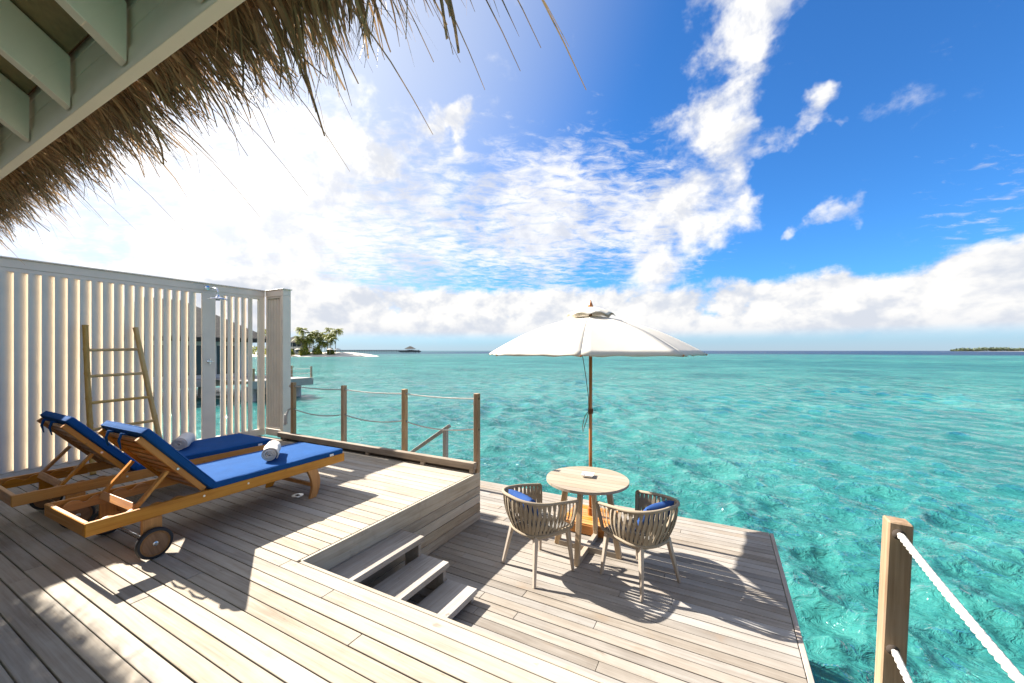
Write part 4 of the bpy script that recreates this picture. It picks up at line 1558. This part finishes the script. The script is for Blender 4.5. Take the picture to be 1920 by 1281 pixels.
NV = (-38.0, 15.0, -2.0)
nv = empty('water_villa', NV)
tag(nv, 'white water villa with dark thatched hip roof behind the slatted screen', 'building')
far_box('platform', (-37.5, 14.5, -0.85), (11.0, 10.5, 0.45), 'farwood', nv, NV)
far_box('wall', (-38.2, 14.8, 1.0), (7.6, 7.4, 3.25), 'farwall', nv, NV)
for yy in (12.6, 14.8, 17.0):
    d_ = far_box('window', (-34.38, yy, 0.75), (0.06, 1.5, 2.2), 'darkglass', nv, NV)
    far_box('frame', (0, 0, 0), (0.10, 0.08, 2.2), 'farwall', d_, (0, 0, 0))
vs = []
ap = Vector((-39.2, 14.8, 5.6)) - Vector(NV)
hx, hy, ze = 5.0, 4.9, 2.45 + 2.0
b4 = [Vector((sx * hx - 0.4, sy * hy, ze)) for sx, sy in ((-1, -1), (1, -1), (1, 1), (-1, 1))]
ridge = [ap + Vector((0, -1.2, 0)), ap + Vector((0, 1.2, 0))]
rv_ = b4 + ridge + [p + Vector((0, 0, -0.3)) for p in b4]
MB().add(rv_, [(0, 1, 4), (1, 2, 5, 4), (2, 3, 5), (3, 0, 4, 5), (0, 6, 7, 1), (1, 7, 8, 2), (2, 8, 9, 3), (3, 9, 6, 0), (9, 8, 7, 6)]).build('roof', 'darkroof', nv)
for x in (-42, -38, -34):
    for yy in (10.5, 15, 19):
        MB().lathe([(0.16, -1.6), (0.16, 0.95)], n=10).build('pile', 'concrete', nv, True).location = Vector((x, yy, -2.0)) - Vector(NV)

NJ = (-30.5, 17.4, -2.0)
nj = empty('neighbour_jetty', NJ)
tag(nj, 'pale timber sun deck on piles with thin posts, left of rope fence', 'jetty')
for i in range(22):
    far_box('plank', (-30.5, 15.05 + i * 0.2, -0.60), (6.0, 0.19, 0.05), 'farwood', nj, NJ)
far_box('fascia', (-30.5, 19.47, -0.87), (6.0, 0.06, 0.48), 'farwood', nj, NJ)
far_box('fascia', (-27.53, 17.2, -0.87), (0.06, 4.5, 0.48), 'farwood', nj, NJ)
for x, yy in ((-27.6, 19.4), (-27.6, 17.3), (-27.6, 15.2), (-30.0, 19.4), (-32.4, 19.4)):
    far_box('post', (x, yy, -0.16), (0.11, 0.11, 0.86), 'post', nj, NJ)
for a, b_ in (((-27.6, 19.4), (-27.6, 17.3)), ((-27.6, 17.3), (-27.6, 15.2)), ((-27.6, 19.4), (-30.0, 19.4)), ((-30.0, 19.4), (-32.4, 19.4))):
    for z in (0.15, -0.2):
        mb = MB().tube([Vector(p) - Vector(NJ) for p in sag((*a, z), (*b_, z), 0.08, 6)], 0.014, 5)
        mb.build('rope', 'rope', nj)
for x, yy in ((-28.6, 18.9), (-28.6, 15.6), (-32.6, 18.9)):
    MB().lathe([(0.30, -1.6), (0.30, 0.95)], n=14).build('pile', 'concrete', nj, True).location = Vector((x, yy, -2.0)) - Vector(NJ)

# ------------------------------------------------------------------ island with palms
FX, FY = -math.sin(math.radians(28)), math.cos(math.radians(28))
RXv, RYv = FY, -FX


def away(d_, l_):
    """metres ahead over the lagoon and metres to the side, along the line of the island shore"""
    return FX * d_ + RXv * l_, FY * d_ + RYv * l_


rg = random.Random(21)
nb, nl = 26, 60
vs, fs = [], []
for j in range(nb + 1):
    for i in range(nl + 1):
        l_ = -250 + (250 - 79) * i / nl
        q = j / nb
        near_d = 221 + 4 * math.sin(l_ * 0.06) + max(0, l_ + 100) * 0.45 + max(0, -130 - l_) * 0.3
        depth = 62 * max(0.02, min(1.0, (-79 - l_) / 40)) ** 0.8
        d_ = near_d + depth * q
        h = math.sin(min(1, q * 2.2) * math.pi / 2) * (2.5 * max(0.0, min(1.0, (-79 - l_) / 24)) ** 0.7)
        if q > 0.8:
            h *= (1 - q) / 0.2
        x, y = away(d_, l_)
        vs.append((x, y, -2.15 + h + 0.1 * math.sin(l_ * 0.7 + q * 9)))
for j in range(nb):
    for i in range(nl):
        a = j * (nl + 1) + i
        fs.append((a, a + 1, a + nl + 2, a + nl + 1))
bo = MB().add(vs, fs).build('beach', 'sand', None, True)
tag(bo, 'white sand beach and spit of the palm island', None, None, 'structure')


def palm_crown(rn, n=26, L=4.2):
    vs, fs = [], []
    for k in range(n):
        a = 2 * math.pi * k / n + rn.uniform(-.2, .2)
        el = rn.uniform(-0.35, 1.15)
        ll = L * rn.uniform(0.8, 1.15)
        p = Vector((0, 0, 0))
        d0 = Vector((math.cos(a), math.sin(a), 0))
        sd = Vector((-math.sin(a), math.cos(a), 0))
        prev = None
        ns_ = 9
        e = el
        for s in range(ns_ + 1):
            q = s / ns_
            nxt = p + (d0 * math.cos(e) + Vector((0, 0, math.sin(e)))) * (ll / ns_)
            if s > 0:
                for sg in (-1, 1):
                    w = ll * 0.26 * math.sin(min(1, q + 0.15) * math.pi) ** 0.6 + 0.1
                    tip = p + sd * sg * w * 0.8 + (nxt - p) * 1.5 + Vector((0, 0, -w * rn.uniform(0.3, 0.6)))
                    b0 = len(vs)
                    vs += [p, nxt, tip + (nxt - p) * 0.25, tip]
                    fs.append((b0, b0 + 1, b0 + 2, b0 + 3))
            e -= rn.uniform(0.13, 0.26)
            p = nxt
    return MB().add(vs, fs).mesh('crown', recalc=False)


crowns = []
for i in range(4):
    me = palm_crown(random.Random(40 + i))
    me.materials.append(M['palm'])
    crowns.append(me)
palm_spots = [  # (side, ahead, height, lean, where it stands)
    (-122.5, 232, 13.6, -0.5, 'tall palm rising above the beach house roof'),
    (-119.8, 240, 10.8, 0.6, 'dark bushy palm right of the beach house'),
    (-116.8, 234, 11.6, -0.4, 'palm in the thick left part of the island grove'),
    (-114.2, 238, 11.4, 0.5, 'palm in the thick middle of the island grove'),
    (-110.8, 244, 14.6, 0.1, 'thin palm standing tallest above the island grove'),
    (-106.2, 240, 10.2, -0.5, 'palm with yellowing fronds right of the thin tall palm'),
    (-104.2, 236, 11.0, 0.3, 'palm second from the right end of the grove'),
    (-101.8, 238, 13.4, 0.7, 'tall leaning palm at the right end of the grove'),
    (-103.0, 232, 8.2, 1.1, 'short yellow palm below the right end of the grove'),
    (-121.2, 229, 8.6, -0.8, 'low palm beside the beach house wall'),
    (-108.2, 231, 7.0, 0.3, 'small palm in front of the grove centre'),
    (-112.6, 246, 10.0, 0.0, 'palm at the back of the island grove'),
    (-118.0, 230, 6.4, 0.2, 'squat palm with fronds reaching almost to the sand'),
    (-115.0, 229, 8.4, -0.3, 'low spreading palm left of the grove centre'),
    (-111.2, 233, 9.2, 0.4, 'palm half hidden behind the yellow-green shrub'),
    (-105.4, 231, 5.6, -0.4, 'shortest palm at the right foot of the grove'),
    (-146, 238, 13.0, 0.3, 'palm seen through the slats next to the screen end'),
    (-151, 240, 12.0, -0.4, 'palm seen through the slats right of the villa roof'),
    (-139, 240, 11.0, 0.2, 'low palm seen through the last slats of the screen'),
]
for i, (l_, d_, h, ln, lab) in enumerate(palm_spots):
    l_ = -124 + (l_ + 124) * 0.80 if l_ > -130 else l_
    x, y = away(d_, l_)
    z0 = -0.1
    p = empty('palm_tree', (x, y, z0))
    tag(p, lab, 'palm', 'palms on the island')
    side = Vector((RXv, RYv, 0))
    pts = [side * ln * (q ** 2) * 1.4 + Vector((0, 0, h * q)) for q in (0, .25, .5, .75, 1.0)]
    MB().tube(pts, [0.24, 0.18, 0.16, 0.14, 0.13], 7).build('trunk', 'trunk', p, True)
    c = link('crown', crowns[i % 4], None, p)
    c.location = pts[-1]
    c.rotation_euler = (0, 0, rg.uniform(0, 6))
    c.scale = (0.75, 0.75, 0.75) if i == 4 else (rg.uniform(1.0, 1.2),) * 3


def leaf_cloud(rn, n, sx, sy, sz, leaf):
    vs, fs = [], []
    for i in range(n):
        a, ct = rn.uniform(0, 6.28), rn.uniform(-0.2, 1)
        r = rn.uniform(0.55, 1.0) ** 0.5 * (0.85 + 0.25 * math.sin(a * 3 + ct * 4))
        st_ = math.sqrt(max(0, 1 - ct * ct))
        c = Vector((sx * r * st_ * math.cos(a), sy * r * st_ * math.sin(a), sz * r * ct))
        u = Vector((rn.gauss(0, 1), rn.gauss(0, 1), rn.gauss(0, 1))).normalized()
        w = u.orthogonal().normalized()
        s1, s2 = leaf * rn.uniform(.6, 1.3), leaf * rn.uniform(.3, .6)
        b0 = len(vs)
        vs += [c - u * s1, c + w * s2, c + u * s1, c - w * s2]
        fs.append((b0, b0 + 1, b0 + 2, b0 + 3))
    return MB().add(vs, fs).mesh('foliage', recalc=False)


for l_, d_, s, h, lab in ((-118.6, 226, 3.4, 4.6, 'bright yellow-green shrub at the foot of the palms'),
                          (-124.2, 222, 2.0, 2.4, 'small rounded shrub at the edge of the beach house'),
                          (-112.6, 229, 2.8, 5.2, 'yellow-green shrub under the middle of the grove'),
                          (-104.8, 229, 2.4, 3.2, 'dark green shrub at the right foot of the grove'),
                          (-148, 228, 12, 4.5, 'long green hedge of shrubs seen through the slats')):
    x, y = away(d_, l_)
    b_ = empty('shrub', (x, y, -0.4))
    tag(b_, lab, 'shrub', 'shrubs on the island')
    me = leaf_cloud(rg, 420, s, s * 0.8, h, 0.7)
    link('foliage', me, M['bush'] if h != 3.2 else M['palm'], b_)
    MB().tube([(0, 0, -0.3), (0.1, 0, h * 0.5)], [0.15, 0.08], 6).build('stem', 'trunk', b_)

# beach house
x, y = away(236, -128.5)
HB = (x, y, 0.0)
bh = empty('beach_house', HB, math.radians(28))
tag(bh, 'two storey beach house with dark hip roof at the edge of the palms', 'building')
piece('ground_floor', (0, 0, 1.5), (11, 9, 3.0), 'farwall', bh, 0)
piece('balcony', (0, 0, 3.3), (13, 11, 0.9), 'farwall', bh, 0)
piece('upper_floor', (0, 0, 5.0), (9.5, 7.5, 2.6), 'darkglass', bh, 0)
for i in range(5):
    piece('column', (-5.4 + 2.7 * i, -4.6, 5.0), (0.25, 0.25, 2.6), 'farwall', bh, 0)
hx, hy, ze, zt = 7.6, 6.4, 6.2, 10.0
MB().add([(-hx, -hy, ze), (hx, -hy, ze), (hx, hy, ze), (-hx, hy, ze), (-1.4, 0, zt), (1.4, 0, zt)],
         [(0, 1, 5, 4), (1, 2, 5), (2, 3, 4, 5), (3, 0, 4), (3, 2, 1, 0)]).build('roof', 'darkroof', bh)
for i in range(3):
    piece('window', (-3.4 + 3.4 * i, -4.51, 1.4), (2.2, 0.06, 2.0), 'darkglass', bh, 0)

for l_, d_, lab in ((-104.0, 226, 'white beach umbrella on the sand right of the shrubs'), (-100.4, 228, 'white beach umbrella at the right end of the sand'),
                    (-121.2, 224, 'white beach umbrella in front of the beach house')):
    x, y = away(d_, l_)
    u = empty('beach_umbrella', (x, y, -0.2))
    tag(u, lab, 'umbrella', 'umbrellas on the island beach')
    MB().lathe([(1.9, 2.2), (0.9, 2.75), (0.02, 3.05)], n=10).build('canopy', 'canopy', u)
    MB().tube([(0, 0, -0.3), (0, 0, 2.9)], 0.06, 6).build('pole', 'farwall', u)

# long pier with a roofed pavilion at its end
PD = 560
x0, y0 = away(PD, -262)
x1, y1 = away(PD, -131)
PR = ((x0 + x1) / 2, (y0 + y1) / 2, -2.0)
pr = empty('pier', PR, math.radians(28))
tag(pr, 'long grey timber pier running out from the island on piles', 'pier')
Lp = 131
piece('walkway', (0, 0, 3.05), (Lp, 3.0, 1.1), 'pierwood', pr, 0)
for s in (-1, 1):
    piece('handrail', (0, s * 1.4, 4.25), (Lp, 0.2, 0.35), 'pierwood', pr, 0)
for i in range(38):
    xx = -Lp / 2 + 1.5 + i * (Lp - 3) / 37
    for s in (-1, 1):
        MB().tube([(0, 0, -1.0), (0, 0, 4.2)], 0.22, 6).build('pile', 'pierwood', pr).location = (xx, s * 1.4, 0)
x, y = away(PD - 4, -143)
pv = empty('pier_pavilion', (x, y, -2.0), math.radians(28))
tag(pv, 'small open pavilion with dark hip roof at the end of the pier', 'pavilion')
piece('platform', (0, 0, 2.3), (28, 11, 1.5), 'pierwood', pv, 0)
for xx in (-4.6, -1.5, 1.5, 4.6):
    for yy in (-3.6, 3.6):
        piece('column', (xx, yy, 4.6), (0.4, 0.4, 3.4), 'farwall', pv, 0)
piece('counter', (0, 0, 3.7), (6, 4, 1.2), 'pierwood', pv, 0)
hx, hy, ze, zt = 7.0, 6.0, 5.9, 9.6
MB().add([(-hx, -hy, ze), (hx, -hy, ze), (hx, hy, ze), (-hx, hy, ze), (-1.0, 0, zt), (1.0, 0, zt)],
         [(0, 1, 5, 4), (1, 2, 5), (2, 3, 4, 5), (3, 0, 4), (3, 2, 1, 0)]).build('roof', 'darkroof', pv)
for xx in (-12, -6, 0, 6, 12):
    for yy in (-4.5, 4.5):
        MB().tube([(0, 0, -1.0), (0, 0, 1.6)], 0.3, 6).build('pile', 'pierwood', pv).location = (xx, yy, 0)

# low wooded island on the horizon to the right
vs, fs = [], []
rn = random.Random(77)
for i in range(9000):
    q = rn.random()
    l_ = 2020 + 900 * q
    edge = min(1.0, (l_ - 2012) / 60.0)
    h = (12 + 4.5 * math.sin(l_ * 0.05) * math.sin(l_ * 0.021 + 1) + 3 * math.sin(l_ * 0.31)) * edge ** 0.5
    zz2 = -1.0 + h * rn.random() ** 0.6 + (rn.random() < 0.03) * rn.uniform(0, 3)
    d_ = 1800 + rn.uniform(-14, 30)
    x, y = away(d_, l_)
    c = Vector((x, y, zz2))
    u_ = Vector((rn.gauss(0, 1), rn.gauss(0, 1), rn.gauss(0, 1))).normalized()
    w_ = u_.orthogonal().normalized()
    s1 = rn.uniform(1.5, 3.6)
    b0 = len(vs)
    vs += [c - u_ * s1, c + w_ * s1 * .8, c + u_ * s1, c - w_ * s1 * .8]
    fs.append((b0, b0 + 1, b0 + 2, b0 + 3))
wf = link('island_wood', MB().add(vs, fs).mesh('island_wood', recalc=False), M['wood_far'])
tag(wf, 'low line of green trees on a far island at the right horizon', 'wood', None, 'stuff')
x, y = away(1790, 2480)
mb = MB()
n = 48
vs = [(0, 0, 0.6)]
for i in range(n):
    a = 2 * math.pi * i / n
    vs.append((490 * math.cos(a), 34 * math.sin(a), -0.4))
fb = mb.add(vs, [(0, 1 + i, 1 + (i + 1) % n) for i in range(n)]).build('far_beach', 'sand')
fb.location = (x, y, -1.5)
fb.rotation_euler = (0, 0, math.radians(28))
tag(fb, 'thin white sand beach of the far island', None, None, 'structure')
